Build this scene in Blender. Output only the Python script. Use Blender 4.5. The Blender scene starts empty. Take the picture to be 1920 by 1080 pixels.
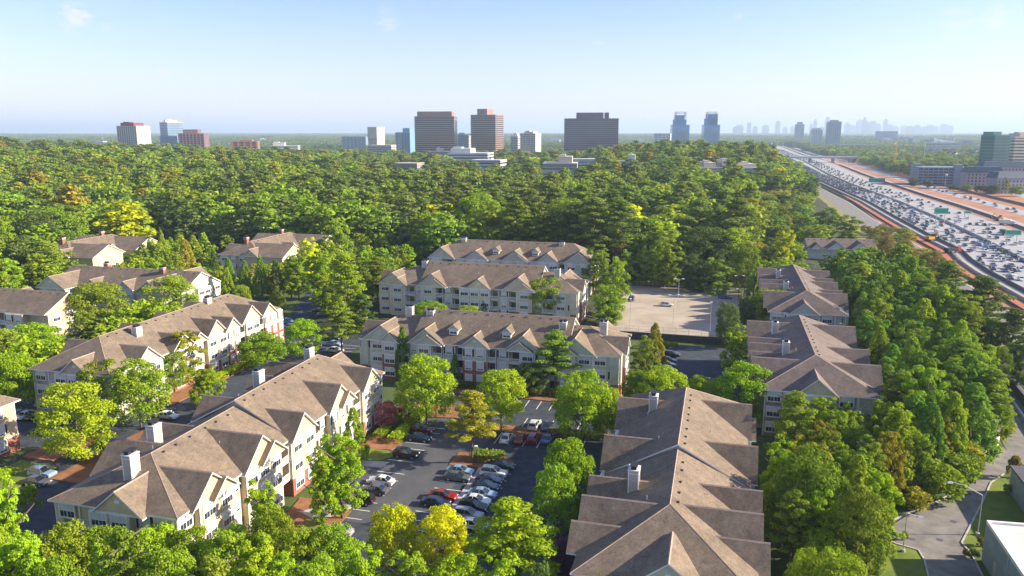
import bpy, math, random
import numpy as np
R = math.radians
rnd = random.Random(7)
SC = bpy.context.scene
COL = SC.collection

# ------------------------------------------------------------------ camera model (used to survey ground points)
F, H = 1450.0, 58.0
PITCH = math.atan((540 - 247) / F)
CP, SP = math.cos(PITCH), math.sin(PITCH)
def sm(a, lo, hi):
    t = min(1.0, max(0.0, (a - lo) / (hi - lo))); return t * t * (3 - 2 * t)
def P(u, v, h=0.0):
    x = u - 960; y = F * CP + (540 - v) * SP; z = -F * SP + (540 - v) * CP
    t = (h - H) / z
    return (x * t, y * t)
def EN(x, y): return (x * .9659 - y * .2588, x * .2588 + y * .9659)
def G(e, n): return (e * .9659 + n * .2588, -e * .2588 + n * .9659)
def gz(x, y):
    e, n = EN(x, y)
    m = sm(e, -128, -110) * (1 - sm(e, -38, -31))
    z = m * (2.5 * sm(n, 193, 212) + 2.5 * sm(n, 234, 250))
    u = 960 + F * x / max(y, 50)
    HT = ((-600, 22), (0, 21), (200, 16), (350, 12), (600, 7), (740, 1), (1050, 0), (1120, 7), (1210, 17), (1400, 17), (1470, 8), (1520, 0), (3000, 0))
    A = 0
    for (u0, a0), (u1, a1) in zip(HT, HT[1:]):
        if u0 <= u <= u1: A = a0 + (a1 - a0) * (u - u0) / (u1 - u0)
    hill = 4 * sm(n, 285, 420) * (1 - sm(y, 500, 900)) + A * sm(y, 480, 950) * (1 - sm(y, 1150, 1500))
    z = z * (1 - sm(n, 275, 300)) + m * 5 * sm(n, 275, 300) * (1 - sm(n, 300, 400))
    z += hill * (1 - sm(x, y * .33, y * .33 + 60)) * (1 if n > 285 else 0)
    z -= 17 * sm(y, 1200, 1800) * (1 - sm(y, 3500, 5500)) * (1 - sm(x, y * .30 - 40, y * .30 + 40))
    z += 1.2 * math.sin(x * .006 + 1) * math.cos(y * .005) * sm(n, 330, 500) * (1 - sm(x, y * .2, y * .2 + 60))
    return z
def PT(u, v, h=0.0):
    z = 0.0
    for _ in range(14):
        x, y = P(u, v, z + h); z = .5 * z + .5 * gz(x, y)
    return x, y, z
def ztop(y, v):
    yy = F * CP + (540 - v) * SP; zz = -F * SP + (540 - v) * CP
    return H + y * zz / yy
def px_of(x, y, z):
    d = y * CP - (z - H) * SP; up = y * SP + (z - H) * CP
    if d <= 1: return (-9999, -9999)
    return (960 + F * x / d, 540 - F * up / d)

# ------------------------------------------------------------------ materials
def newmat(name):
    m = bpy.data.materials.new(name); m.use_nodes = True
    nt = m.node_tree; nt.nodes.clear()
    out = nt.nodes.new('ShaderNodeOutputMaterial')
    return m, nt, out
def L(nt, a, b): nt.links.new(a, b)
def mat(name, col, rough=.7, noise=0, nscale=1.0, bump=0, bscale=3.0, metal=0, spec=.4, col2=None, coat=0, stretch=None, bdist=.05, world=False):
    m, nt, out = newmat(name)
    b = nt.nodes.new('ShaderNodeBsdfPrincipled'); L(nt, b.outputs[0], out.inputs[0])
    b.inputs['Roughness'].default_value = rough; b.inputs['Metallic'].default_value = metal
    b.inputs['Specular IOR Level'].default_value = spec
    if coat: b.inputs['Coat Weight'].default_value = coat
    tc = nt.nodes.new('ShaderNodeTexCoord'); src = tc.outputs['Object']
    if world:
        ge = nt.nodes.new('ShaderNodeNewGeometry'); src = ge.outputs['Position']
    if stretch:
        mp = nt.nodes.new('ShaderNodeMapping'); L(nt, src, mp.inputs[0]); mp.inputs['Scale'].default_value = stretch; src = mp.outputs[0]
    c = (*col, 1)
    if noise or col2:
        n = nt.nodes.new('ShaderNodeTexNoise'); n.inputs['Scale'].default_value = nscale; n.inputs['Detail'].default_value = 6
        n.inputs['Roughness'].default_value = .62
        L(nt, src, n.inputs['Vector'])
        r = nt.nodes.new('ShaderNodeValToRGB'); L(nt, n.outputs['Fac'], r.inputs[0])
        if col2: a, d = c, (*col2, 1)
        else: a = (*[x * (1 - noise) for x in col], 1); d = (*[min(1, x * (1 + noise)) for x in col], 1)
        r.color_ramp.elements[0].position = .35; r.color_ramp.elements[1].position = .65
        r.color_ramp.elements[0].color = a; r.color_ramp.elements[1].color = d
        L(nt, r.outputs[0], b.inputs['Base Color'])
    else: b.inputs['Base Color'].default_value = c
    if bump:
        n2 = nt.nodes.new('ShaderNodeTexNoise'); n2.inputs['Scale'].default_value = bscale; n2.inputs['Detail'].default_value = 4
        L(nt, src, n2.inputs['Vector'])
        bp = nt.nodes.new('ShaderNodeBump'); bp.inputs['Strength'].default_value = bump; bp.inputs['Distance'].default_value = bdist
        L(nt, n2.outputs['Fac'], bp.inputs['Height']); L(nt, bp.outputs[0], b.inputs['Normal'])
    return m
def lapsiding(name, col):
    m, nt, out = newmat(name)
    b = nt.nodes.new('ShaderNodeBsdfPrincipled'); L(nt, b.outputs[0], out.inputs[0]); b.inputs['Roughness'].default_value = .75
    tc = nt.nodes.new('ShaderNodeTexCoord')
    w = nt.nodes.new('ShaderNodeTexWave'); w.bands_direction = 'Z'; w.wave_profile = 'SAW'; w.inputs['Scale'].default_value = 1.7
    L(nt, tc.outputs['Object'], w.inputs['Vector'])
    n = nt.nodes.new('ShaderNodeTexNoise'); n.inputs['Scale'].default_value = .8; n.inputs['Detail'].default_value = 7; L(nt, tc.outputs['Object'], n.inputs['Vector'])
    r = nt.nodes.new('ShaderNodeValToRGB'); L(nt, n.outputs['Fac'], r.inputs[0])
    r.color_ramp.elements[0].position = .3; r.color_ramp.elements[1].position = .7
    r.color_ramp.elements[0].color = (*[x * .87 for x in col], 1); r.color_ramp.elements[1].color = (*[x * 1.06 for x in col], 1)
    L(nt, r.outputs[0], b.inputs['Base Color'])
    bp = nt.nodes.new('ShaderNodeBump'); bp.inputs['Strength'].default_value = .6; bp.inputs['Distance'].default_value = .03
    L(nt, w.outputs['Fac'], bp.inputs['Height']); L(nt, bp.outputs[0], b.inputs['Normal'])
    return m
def brickmat(name):
    m, nt, out = newmat(name)
    b = nt.nodes.new('ShaderNodeBsdfPrincipled'); L(nt, b.outputs[0], out.inputs[0]); b.inputs['Roughness'].default_value = .85
    tc = nt.nodes.new('ShaderNodeTexCoord'); sp = nt.nodes.new('ShaderNodeSeparateXYZ'); L(nt, tc.outputs['Object'], sp.inputs[0])
    ad = nt.nodes.new('ShaderNodeMath'); L(nt, sp.outputs[0], ad.inputs[0]); L(nt, sp.outputs[1], ad.inputs[1])
    cb = nt.nodes.new('ShaderNodeCombineXYZ'); L(nt, ad.outputs[0], cb.inputs[0]); L(nt, sp.outputs[2], cb.inputs[1])
    t = nt.nodes.new('ShaderNodeTexBrick'); L(nt, cb.outputs[0], t.inputs[0]); t.inputs['Scale'].default_value = 3.2
    t.inputs['Color1'].default_value = (.33, .10, .05, 1); t.inputs['Color2'].default_value = (.22, .06, .035, 1); t.inputs['Mortar'].default_value = (.36, .27, .22, 1)
    t.inputs['Mortar Size'].default_value = .015
    L(nt, t.outputs[0], b.inputs['Base Color']); return m
def shingle(name, c1, c2):
    m, nt, out = newmat(name)
    b = nt.nodes.new('ShaderNodeBsdfPrincipled'); L(nt, b.outputs[0], out.inputs[0]); b.inputs['Roughness'].default_value = .9; b.inputs['Specular IOR Level'].default_value = .2
    tc = nt.nodes.new('ShaderNodeTexCoord')
    n1 = nt.nodes.new('ShaderNodeTexNoise'); n1.inputs['Scale'].default_value = .22; n1.inputs['Detail'].default_value = 8; n1.inputs['Roughness'].default_value = .7
    n2 = nt.nodes.new('ShaderNodeTexVoronoi'); n2.inputs['Scale'].default_value = 5
    n3 = nt.nodes.new('ShaderNodeTexNoise'); n3.inputs['Scale'].default_value = 1.4; n3.inputs['Detail'].default_value = 5
    mp = nt.nodes.new('ShaderNodeMapping'); mp.inputs['Scale'].default_value = (1, 1, 2.4)
    L(nt, tc.outputs['Object'], mp.inputs[0])
    for n in (n2, n3): L(nt, mp.outputs[0], n.inputs['Vector'])
    L(nt, tc.outputs['Object'], n1.inputs['Vector'])
    r = nt.nodes.new('ShaderNodeValToRGB'); L(nt, n1.outputs['Fac'], r.inputs[0])
    r.color_ramp.elements[0].position = .3; r.color_ramp.elements[1].position = .72
    r.color_ramp.elements[0].color = (*c1, 1); r.color_ramp.elements[1].color = (*c2, 1)
    mx = nt.nodes.new('ShaderNodeMix'); mx.data_type = 'RGBA'; mx.blend_type = 'OVERLAY'; mx.inputs[0].default_value = .3
    L(nt, r.outputs[0], mx.inputs[6]); L(nt, n2.outputs['Color'], mx.inputs[7])
    hs = nt.nodes.new('ShaderNodeHueSaturation'); hs.inputs['Saturation'].default_value = .0
    L(nt, n2.outputs['Color'], hs.inputs['Color']); L(nt, hs.outputs[0], mx.inputs[7])
    mp3 = nt.nodes.new('ShaderNodeMapping'); mp3.inputs['Scale'].default_value = (.9, .9, .25); L(nt, tc.outputs['Object'], mp3.inputs[0]); n4 = nt.nodes.new('ShaderNodeTexNoise'); n4.inputs['Scale'].default_value = 1.1; n4.inputs['Detail'].default_value = 9; n4.inputs['Roughness'].default_value = .75; L(nt, mp3.outputs[0], n4.inputs['Vector'])
    r4 = nt.nodes.new('ShaderNodeValToRGB'); r4.color_ramp.elements[0].position = .34; r4.color_ramp.elements[1].position = .66; r4.color_ramp.elements[0].color = (.74, .75, .77, 1); r4.color_ramp.elements[1].color = (1.14, 1.12, 1.1, 1); L(nt, n4.outputs['Fac'], r4.inputs[0])
    m4 = nt.nodes.new('ShaderNodeMix'); m4.data_type = 'RGBA'; m4.blend_type = 'MULTIPLY'; m4.inputs[0].default_value = 1; L(nt, mx.outputs[2], m4.inputs[6]); L(nt, r4.outputs[0], m4.inputs[7])
    L(nt, m4.outputs[2], b.inputs['Base Color'])
    w = nt.nodes.new('ShaderNodeTexWave'); w.bands_direction = 'Z'; w.wave_profile = 'SAW'; w.inputs['Scale'].default_value = 3.4; w.inputs['Distortion'].default_value = .6
    L(nt, tc.outputs['Object'], w.inputs['Vector'])
    ma = nt.nodes.new('ShaderNodeMath'); ma.operation = 'ADD'; L(nt, w.outputs['Fac'], ma.inputs[0]); L(nt, n3.outputs['Fac'], ma.inputs[1])
    bp = nt.nodes.new('ShaderNodeBump'); bp.inputs['Strength'].default_value = .45; bp.inputs['Distance'].default_value = .05
    L(nt, ma.outputs[0], bp.inputs['Height']); L(nt, bp.outputs[0], b.inputs['Normal'])
    return m
def leafmat(name, col, var=.25, hue=.016, trans=.35):
    m, nt, out = newmat(name)
    oi = nt.nodes.new('ShaderNodeObjectInfo'); ge = nt.nodes.new('ShaderNodeNewGeometry'); tc = nt.nodes.new('ShaderNodeTexCoord')
    n = nt.nodes.new('ShaderNodeTexNoise'); n.inputs['Scale'].default_value = 4.0; n.inputs['Detail'].default_value = 3; L(nt, tc.outputs['Object'], n.inputs['Vector'])
    def math_(op, a, b):
        q = nt.nodes.new('ShaderNodeMath'); q.operation = op
        for i, t in enumerate((a, b)):
            if isinstance(t, (int, float)): q.inputs[i].default_value = t
            else: L(nt, t, q.inputs[i])
        return q.outputs[0]
    v = math_('MULTIPLY', math_('SUBTRACT', oi.outputs['Random'], .5), var * 1.6)
    v = math_('ADD', v, math_('MULTIPLY', math_('SUBTRACT', ge.outputs['Random Per Island'], .5), var * 1.5))
    v = math_('ADD', v, math_('MULTIPLY', math_('SUBTRACT', n.outputs['Fac'], .5), var * 2))
    hs = nt.nodes.new('ShaderNodeHueSaturation'); hs.inputs['Color'].default_value = (*col, 1)
    L(nt, math_('ADD', v, 1.0), hs.inputs['Value'])
    rr = math_('FRACT', math_('MULTIPLY', oi.outputs['Random'], 37.7), 0)
    hh = math_('ADD', math_('MULTIPLY', math_('SUBTRACT', rr, .5), hue * 2), .5)
    hh = math_('SUBTRACT', hh, math_('MULTIPLY', math_('SUBTRACT', n.outputs['Fac'], .5), .06))
    L(nt, hh, hs.inputs['Hue'])
    d = nt.nodes.new('ShaderNodeBsdfDiffuse'); t = nt.nodes.new('ShaderNodeBsdfTranslucent'); mx = nt.nodes.new('ShaderNodeMixShader'); mx.inputs[0].default_value = trans
    L(nt, hs.outputs[0], d.inputs[0]); L(nt, hs.outputs[0], t.inputs[0]); L(nt, d.outputs[0], mx.inputs[1]); L(nt, t.outputs[0], mx.inputs[2])
    L(nt, mx.outputs[0], out.inputs[0])
    return m
def glassmat(name, col, rough=.08):
    return mat(name, col, rough, spec=1.0, noise=.35, nscale=.35)

M = {}
M['roof'] = shingle('roof shingles', (.128, .100, .073), (.225, .175, .126))
M['roofgrey'] = shingle('grey brown shingles', (.12, .096, .083), (.188, .150, .127))
M['cap'] = mat('ridge shingles', (.34, .25, .19), .9, noise=.15, nscale=2)
M['trim'] = mat('white trim', (.74, .72, .68), .6, noise=.06, nscale=1)
M['cream'] = lapsiding('cream siding', (.62, .50, .30))
M['sage'] = lapsiding('sage siding', (.53, .54, .41))
M['tan'] = lapsiding('tan siding', (.68, .58, .39))
M['pale'] = lapsiding('pale siding', (.60, .60, .57))
M['taupe'] = lapsiding('taupe siding', (.52, .45, .33))
M['grey'] = lapsiding('grey siding', (.52, .52, .43))
M['brick'] = brickmat('red brick')
M['chim'] = lapsiding('chimney siding', (.50, .455, .375))
M['black'] = mat('black metal', (.02, .02, .022), .5)
M['pane'] = mat('window glass', (.035, .05, .07), .05, spec=.9, noise=.5, nscale=.6)
M['blind'] = mat('window with blinds', (.62, .62, .60), .3, noise=.25, nscale=6, stretch=(1, 1, 12))
M['shutter'] = mat('dark shutter', (.02, .03, .03), .6)
M['asphalt'] = mat('asphalt', (.026, .035, .05), .9, col2=(.058, .068, .082), nscale=.55, bump=.3, bscale=9)
M['asphalt_old'] = mat('worn asphalt', (.15, .14, .13), .9, col2=(.25, .23, .205), nscale=.4, bump=.3, bscale=8)
M['paint'] = mat('road paint', (.62, .62, .60), .7, noise=.15, nscale=2)
M['concrete'] = mat('concrete', (.42, .40, .37), .85, noise=.14, nscale=.5, bump=.2)
M['hwy'] = mat('pale highway concrete', (.34, .335, .33), .85, noise=.14, nscale=.15, world=True)
M['hwydark'] = mat('dark shoulder', (.10, .10, .115), .9, noise=.2, nscale=.3, world=True)
M['dirt'] = mat('orange clay', (.30, .115, .055), .95, col2=(.40, .21, .12), nscale=.05, bump=.5, bscale=1.2, bdist=.3, world=True)
M['red'] = mat('orange mesh', (.46, .12, .065), .8, noise=.2, nscale=.4, world=True)
M['mulch'] = mat('pine straw mulch', (.20, .085, .035), .95, col2=(.32, .15, .07), nscale=.5, bump=.6, bscale=6)
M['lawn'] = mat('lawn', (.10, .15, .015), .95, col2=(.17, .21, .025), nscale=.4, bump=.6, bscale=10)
M['lawn_dark'] = mat('dark lawn', (.05, .085, .02), .95, col2=(.09, .12, .025), nscale=.3, bump=.6, bscale=10)  # darker green than the plain lawn
M['floor'] = mat('woodland floor', (.022, .035, .012), .98, col2=(.055, .065, .022), nscale=.03, bump=.8, bscale=.15, bdist=3, world=True)
M['gravel'] = mat('sandy gravel', (.34, .275, .20), .95, col2=(.44, .375, .29), nscale=.12, bump=.4, bscale=4)
M['bark'] = mat('bark', (.13, .095, .07), .95, noise=.3, nscale=3, bump=.5, bscale=6)
M['green_sign'] = mat('green sign', (.0, .30, .18), .5)
M['steel'] = mat('galvanised steel', (.55, .55, .55), .45, metal=.6)
M['palewall'] = mat('pale blue grey panels', (.27, .31, .35), .7, noise=.12, nscale=.5)
M['tyre'] = mat('tyre rubber', (.015, .015, .015), .8)
M['rim'] = mat('alloy rim', (.5, .5, .52), .3, metal=.8)
M['carglass'] = mat('car glass', (.012, .018, .025), .06, spec=.9)
M['lamp'] = mat('headlamp', (.7, .7, .7), .2)
M['tail'] = mat('tail lamp', (.35, .01, .01), .3)
M['yellow'] = mat('yellow machine paint', (.62, .30, .03), .5)
LEAF = dict(
    bright=leafmat('bright leaves', (.31, .44, .02)), mid=leafmat('mid green leaves', (0.23, 0.32, 0.032)), green=leafmat('fresh green leaves', (0.28, 0.39, 0.026)),
    dark=leafmat('dark leaves', (0.125, 0.19, 0.04)), yellow=leafmat('yellow leaves', (.60, .64, .012), hue=.012), olive=leafmat('olive needles', (0.36, 0.34, 0.03)),
    pine=leafmat('pine needles', (0.2, 0.265, 0.045)), cypress=leafmat('cypress foliage', (0.175, 0.3, 0.036)), bluegreen=leafmat('deep cypress foliage', (0.12, 0.225, 0.052)), orange=leafmat('orange leaves', (.45, .25, .05), hue=.02),
    pink=leafmat('pink blossom', (.42, .17, .16)), purple=leafmat('purple blossom', (.20, .09, .20)), brush=leafmat('dry brush', (.27, .24, .06)))

# ------------------------------------------------------------------ mesh helper
class MB:
    def __init__(s): s.v = []; s.f = []; s.m = []
    def poly(s, pts, m=0):
        k = len(s.v); s.v += [tuple(map(float, p)) for p in pts]; s.f.append(tuple(range(k, k + len(pts)))); s.m.append(m)
    def box(s, x0, y0, z0, x1, y1, z1, m=0, mtop=None):
        k = len(s.v); s.v += [(x0, y0, z0), (x1, y0, z0), (x1, y1, z0), (x0, y1, z0), (x0, y0, z1), (x1, y0, z1), (x1, y1, z1), (x0, y1, z1)]
        for q in ((0, 3, 2, 1), (4, 5, 6, 7), (0, 1, 5, 4), (1, 2, 6, 5), (2, 3, 7, 6), (3, 0, 4, 7)):
            s.f.append(tuple(k + i for i in q)); s.m.append(m)
        if mtop is not None: s.m[-5] = mtop
    def hull(s, bot, top, m=0, mtop=None):
        n = len(bot); k = len(s.v); s.v += [tuple(map(float, p)) for p in bot] + [tuple(map(float, p)) for p in top]
        s.f.append(tuple(k + i for i in reversed(range(n)))); s.m.append(m)
        s.f.append(tuple(k + n + i for i in range(n))); s.m.append(m if mtop is None else mtop)
        for i in range(n):
            j = (i + 1) % n; s.f.append((k + i, k + j, k + n + j, k + n + i)); s.m.append(m)
    def slab(s, pts, t, mtop=0, mside=1):
        a = np.array(pts); nrm = np.cross(a[1] - a[0], a[2] - a[0])
        if nrm[2] < 0: pts = pts[::-1]
        s.hull([(p[0], p[1], p[2] - t) for p in pts], pts, mside, mtop)
    def prism(s, poly2, a0, a1, tf, m=0):
        "extrude a (d,z)-style outline between two stations; tf(a, b, z) -> xyz"
        s.hull([tf(a0, b, z) for b, z in poly2], [tf(a1, b, z) for b, z in poly2], m)
    def tube(s, p0, p1, r0, r1, n=6, m=0):
        p0, p1 = np.array(p0, float), np.array(p1, float); d = p1 - p0; d /= np.linalg.norm(d) + 1e-9
        a = np.cross(d, (0, 0, 1) if abs(d[2]) < .9 else (1, 0, 0)); a /= np.linalg.norm(a); b = np.cross(d, a)
        ring = lambda p, r: [tuple(p + r * (math.cos(t) * a + math.sin(t) * b)) for t in [2 * math.pi * i / n for i in range(n)]]
        s.hull(ring(p0, r0), ring(p1, r1), m)
    def build(s, name, mats, parent=None, fix=True):
        me = bpy.data.meshes.new(name); me.from_pydata(s.v, [], s.f)
        if not isinstance(mats, (list, tuple)): mats = [mats]
        for x in mats: me.materials.append(x)
        me.polygons.foreach_set('material_index', s.m); me.update()
        o = bpy.data.objects.new(name, me); COL.objects.link(o); o.parent = parent
        return o
def tag(o, label=None, cat=None, group=None, kind=None):
    if label: o['label'] = label
    if cat: o['category'] = cat
    if group: o['group'] = group
    if kind: o['kind'] = kind
    return o
def empty(name, loc, rz=0, **k):
    o = bpy.data.objects.new(name, None); COL.objects.link(o); o.location = loc; o.rotation_euler = (0, 0, rz); o.empty_display_size = .5
    return tag(o, k.get('label'), k.get('cat'), k.get('group'))
def inst(name, data, parent, loc=(0, 0, 0), rz=0, scale=None):
    o = bpy.data.objects.new(name, data); COL.objects.link(o); o.parent = parent; o.location = loc; o.rotation_euler = (0, 0, rz)
    if scale: o.scale = scale
    return o
def datamesh(mb, name, mats):
    me = bpy.data.meshes.new(name); me.from_pydata(mb.v, [], mb.f)
    for x in (mats if isinstance(mats, (list, tuple)) else [mats]): me.materials.append(x)
    me.polygons.foreach_set('material_index', mb.m); me.update(); return me

# ------------------------------------------------------------------ ground
def build_ground():
    ys = list(np.arange(-60, 760, 9.0)) + list(np.geomspace(770, 26000, 34))
    xs = list(-np.geomspace(560, 26000, 22)[::-1]) + list(np.arange(-550, 560, 11.0)) + list(np.geomspace(560, 26000, 22))
    mb = MB(); nx = len(xs)
    mb.v = [(x, y, gz(x, y) - .35) for y in ys for x in xs]
    for j in range(len(ys) - 1):
        for i in range(nx - 1):
            k = j * nx + i; mb.f.append((k, k + 1, k + nx + 1, k + nx)); mb.m.append(0)
    o = mb.build('ground', M['floor']); tag(o, kind='structure')
    for p in o.data.polygons: p.use_smooth = True
build_ground()
def sheet(name, pts, z, m, kind='structure', thick=0.0, sub=False):
    mb = MB()
    if thick: mb.hull([(x, y, z - thick) for x, y in pts], [(x, y, z) for x, y in pts])
    else: mb.poly([(x, y, z) for x, y in pts])
    return tag(mb.build(name, m), kind=kind)
def gsheet(name, en, z, m, **k): return sheet(name, [G(*p) for p in en], z, m, **k)
def psheet(name, uv, z, m, **k): return sheet(name, [P(u, v, z) for u, v in uv], z, m, **k)
def ribbon(name, left, right, z, m, ext=None):
    mb = MB()
    for i in range(len(left) - 1):
        mb.poly([(*left[i], z), (*right[i], z), (*right[i + 1], z), (*left[i + 1], z)])
    return tag(mb.build(name, m), kind='structure')

# complex floor (lawns and pine straw), then the paved lots
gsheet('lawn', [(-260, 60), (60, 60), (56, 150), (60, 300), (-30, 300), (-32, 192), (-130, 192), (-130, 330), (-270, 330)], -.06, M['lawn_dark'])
gsheet('parking_lot', [(-59.5, 70), (-17, 70), (-17, 150), (-8, 160), (8, 168), (8, 212), (-13, 212), (-16, 160), (-59.5, 160)], -.02, M['asphalt'])
gsheet('parking_lot', [(-121, 70), (-93, 70), (-93, 188), (-90, 200), (-118, 262), (-150, 262), (-124, 196), (-117, 180), (-117, 124), (-140, 124), (-140, 140), (-165, 140), (-165, 110), (-121, 108)], -.015, M['asphalt'])
gsheet('raised_parking_lot', [(-31.5, 216), (4, 216), (9, 222), (9, 284), (-31.5, 284)], 1.9, M['gravel'], thick=2.2)
gsheet('worn_lane', [(-59.3, 98), (-40.5, 98), (-40.5, 160), (-59.3, 160)], -.008, mat('weathered asphalt', (.065, .07, .08), .9, col2=(.095, .095, .10), nscale=.25, bump=.3, bscale=8))
for i, (m_, en) in enumerate([
    ('mulch', [(-60, 84), (-52.5, 88), (-53, 101), (-57, 103), (-63, 103)]),
    ('lawn', [(-58, 84), (-53.6, 88), (-54.2, 95), (-58, 97)]),
    ('mulch', [(-63, 123.5), (-56.5, 124.5), (-55.5, 127), (-56.5, 129), (-57.8, 148), (-63, 148)]),
    ('lawn', [(-63, 120), (-57, 119), (-54.8, 122), (-57, 124), (-63, 124)]),
    ('mulch', [(-44, 121), (-34, 121.5), (-33, 125), (-37, 128), (-44, 126.5)]),
    ('mulch', [(-47, 138.5), (-25, 138.5), (-24, 141.5), (-46, 142)]),
    ('mulch', [(-62, 141), (-50, 143), (-52, 150), (-62, 150)]),
    ('mulch', [(-25, 150), (-17, 145), (-12, 160), (-26, 160)]),
    ('mulch', [(-62, 158), (-16, 158), (-16, 166), (-62, 166)]),
    ('mulch', [(-108, 98), (-101, 98), (-100, 122), (-108, 126)]),
    ('mulch', [(-120, 104), (-113, 104), (-112, 118), (-121, 119)]),
    ('lawn', [(-117, 70), (-111, 70), (-110, 102), (-119, 103)]),
    ('mulch', [(-97, 126), (-88, 124), (-88, 165), (-97, 165)]),
    ('mulch', [(-118, 132), (-112, 132), (-112, 175), (-118, 175)]),
]): gsheet({'mulch': 'mulch_bed', 'lawn': 'lawn_strip'}[m_], en, .12 + .004 * i, M[m_], thick=.3)
gsheet('planting_strip', [(-38.5, 88), (-37.4, 88), (-37.4, 122), (-38.5, 122)], .13, M['concrete'], thick=.3)
gsheet('sidewalk', [(-57.5, 97), (-55.8, 97), (-53.8, 101.5), (-53, 103.2), (-56, 103.6), (-60.5, 98.6)], .17, M['concrete'], thick=.3)
gsheet('sidewalk', [(-60, 116.6), (-55.2, 116.8), (-54.6, 119.2), (-60, 118.6)], .176, M['concrete'], thick=.3)

# painted bay lines
def bays(e0, e1, n0, n1, step, along='n', z=.006):
    mb = MB(); w = .09
    if along == 'n':
        k = n0
        while k <= n1:
            mb.poly([(*G(e0, k - w), z), (*G(e1, k - w), z), (*G(e1, k + w), z), (*G(e0, k + w), z)]); k += step
    else:
        k = e0
        while k <= e1:
            mb.poly([(*G(k - w, n0), z), (*G(k + w, n0), z), (*G(k + w, n1), z), (*G(k - w, n1), z)]); k += step
    return tag(mb.build('parking_markings', M['paint']), kind='structure')
bays(-55.3, -50.2, 88, 116, 2.75); bays(-55.5, -50.6, 120.5, 137, 2.75)
bays(-43.4, -38.7, 90, 120, 2.75); bays(-37.2, -32.4, 90, 121, 2.75)
bays(-39, -22.5, 132.5, 138, 2.75, 'e'); bays(-36, -24, 141.8, 147, 2.75, 'e'); bays(-52, -24, 152.5, 157.6, 2.75, 'e')
bays(-13.5, -8.5, 180, 206, 2.75); bays(-141, -136, 124, 140, 2.75); bays(-99, -93.5, 100, 188, 2.75); bays(-126, -121, 182, 205, 2.75)

# right hand service drive, yard and lawn
psheet('service_drive', [(1655, 985), (1690, 968), (1755, 942), (1785, 925), (1800, 898), (1812, 882), (1840, 862), (1880, 838), (1905, 855), (1892, 878), (1880, 890), (1858, 905), (1845, 935), (1825, 975), (1803, 1018), (1822, 1040), (1852, 1100), (1745, 1100), (1733, 1050), (1722, 1032), (1680, 1020), (1645, 1003)], .0, M['asphalt_old'])
psheet('lawn_strip', [(1858, 905), (1882, 890), (1960, 1010), (1960, 1080), (1852, 1030), (1828, 1032), (1803, 1018), (1825, 975), (1845, 935)], .01, M['lawn'])
psheet('lawn_strip', [(1645, 1005), (1680, 1021), (1722, 1033), (1733, 1050), (1745, 1110), (1600, 1110), (1600, 1000)], .014, M['lawn'])
psheet('side_road', [(1862, 700), (1900, 712), (2100, 900), (2050, 960), (1905, 862), (1884, 838), (1860, 790)], -.012, M['asphalt_old'])

for uv in ([(1800, 898), (1785, 925), (1755, 942), (1690, 968), (1655, 985)], [(1882, 889), (1858, 905), (1845, 935), (1825, 975), (1803, 1018), (1822, 1040), (1852, 1100)], [(1645, 1003), (1680, 1020), (1722, 1032), (1733, 1050), (1745, 1100)]):
    mb = MB(); pts_ = [np.array(P(*q)) for q in uv]
    for a_, b_ in zip(pts_, pts_[1:]):
        d_ = (b_ - a_) / np.linalg.norm(b_ - a_); s_ = np.array([-d_[1], d_[0]]) * .11
        mb.hull([(*(a_ - s_), -.1), (*(b_ - s_), -.1), (*(b_ + s_), -.1), (*(a_ + s_), -.1)], [(*(a_ - s_), .13), (*(b_ - s_), .13), (*(b_ + s_), .13), (*(a_ + s_), .13)])
    tag(mb.build('kerb', M['concrete']), kind='structure')
# ------------------------------------------------------------------ highway corridor
def interp(line, y):
    for (x0, y0), (x1, y1) in zip(line, line[1:]):
        if y0 <= y <= y1: return x0 + (x1 - x0) * (y - y0) / (y1 - y0)
    (x0, y0), (x1, y1) = (line[0], line[1]) if y < line[0][1] else (line[-2], line[-1])
    return x0 + (x1 - x0) * (y - y0) / (y1 - y0)
MED = [(212.5, 270), (235, 351.5), (256.3, 414), (287.7, 516), (327, 656), (374, 846), (440, 1086), (596, 1600), (705, 2024), (1100, 3400)]
LB = [(188, 270), (207, 340), (222, 372), (238, 435), (263.5, 525), (302, 656), (349, 846), (410, 1086), (556, 1600), (670, 2024), (1060, 3400)]
RE = [(238, 270), (270, 360), (297, 449), (320, 520), (346, 610), (374, 720), (412, 855), (480, 1086), (640, 1600), (745, 2024), (1150, 3400)]
YS = list(range(200, 1100, 30)) + list(range(1100, 3400, 100))
def off(line, d): return [(interp(line, y) + d, y) for y in YS]
psheet('construction_ground', [(1300, 292), (1950, 292), (4200, 330), (4200, 520), (2600, 900), (1990, 660), (1800, 540), (1635, 406), (1560, 350), (1500, 306)], -.03, M['dirt'])
ribbon('verge', off(LB, -58), off(LB, -31), -.022, mat('dry grass verge', (.17, .17, .04), .95, col2=(.30, .26, .08), nscale=.06, world=True))
ribbon('frontage_road', off(LB, -33), off(LB, -18.5), -.016, M['asphalt_old'])
ribbon('kerb_line', off(LB, -18.5), off(LB, -17.6), .05, M['concrete'])
ribbon('silt_mat', off(LB, -12.0)[:13], off(LB, -9.8)[:13], -.01, M['red'])
ribbon('shoulder', off(LB, -7.5), off(LB, 0), .0, M['hwydark'])
ribbon('rail_bed', off(LB, -5.2), off(LB, -3.8), .012, M['hwy'])
ribbon('highway', off(LB, 0), off(MED, -1.6), .004, M['hwy'])
ribbon('highway', off(MED, 1.6), off(RE, 0), .004, M['hwy'])
ribbon('median_shoulder_shade', off(MED, -1.6), off(MED, 1.6), .008, M['hwydark'])  # dark shoulder asphalt, widened to paint in the barrier's shadow
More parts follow.
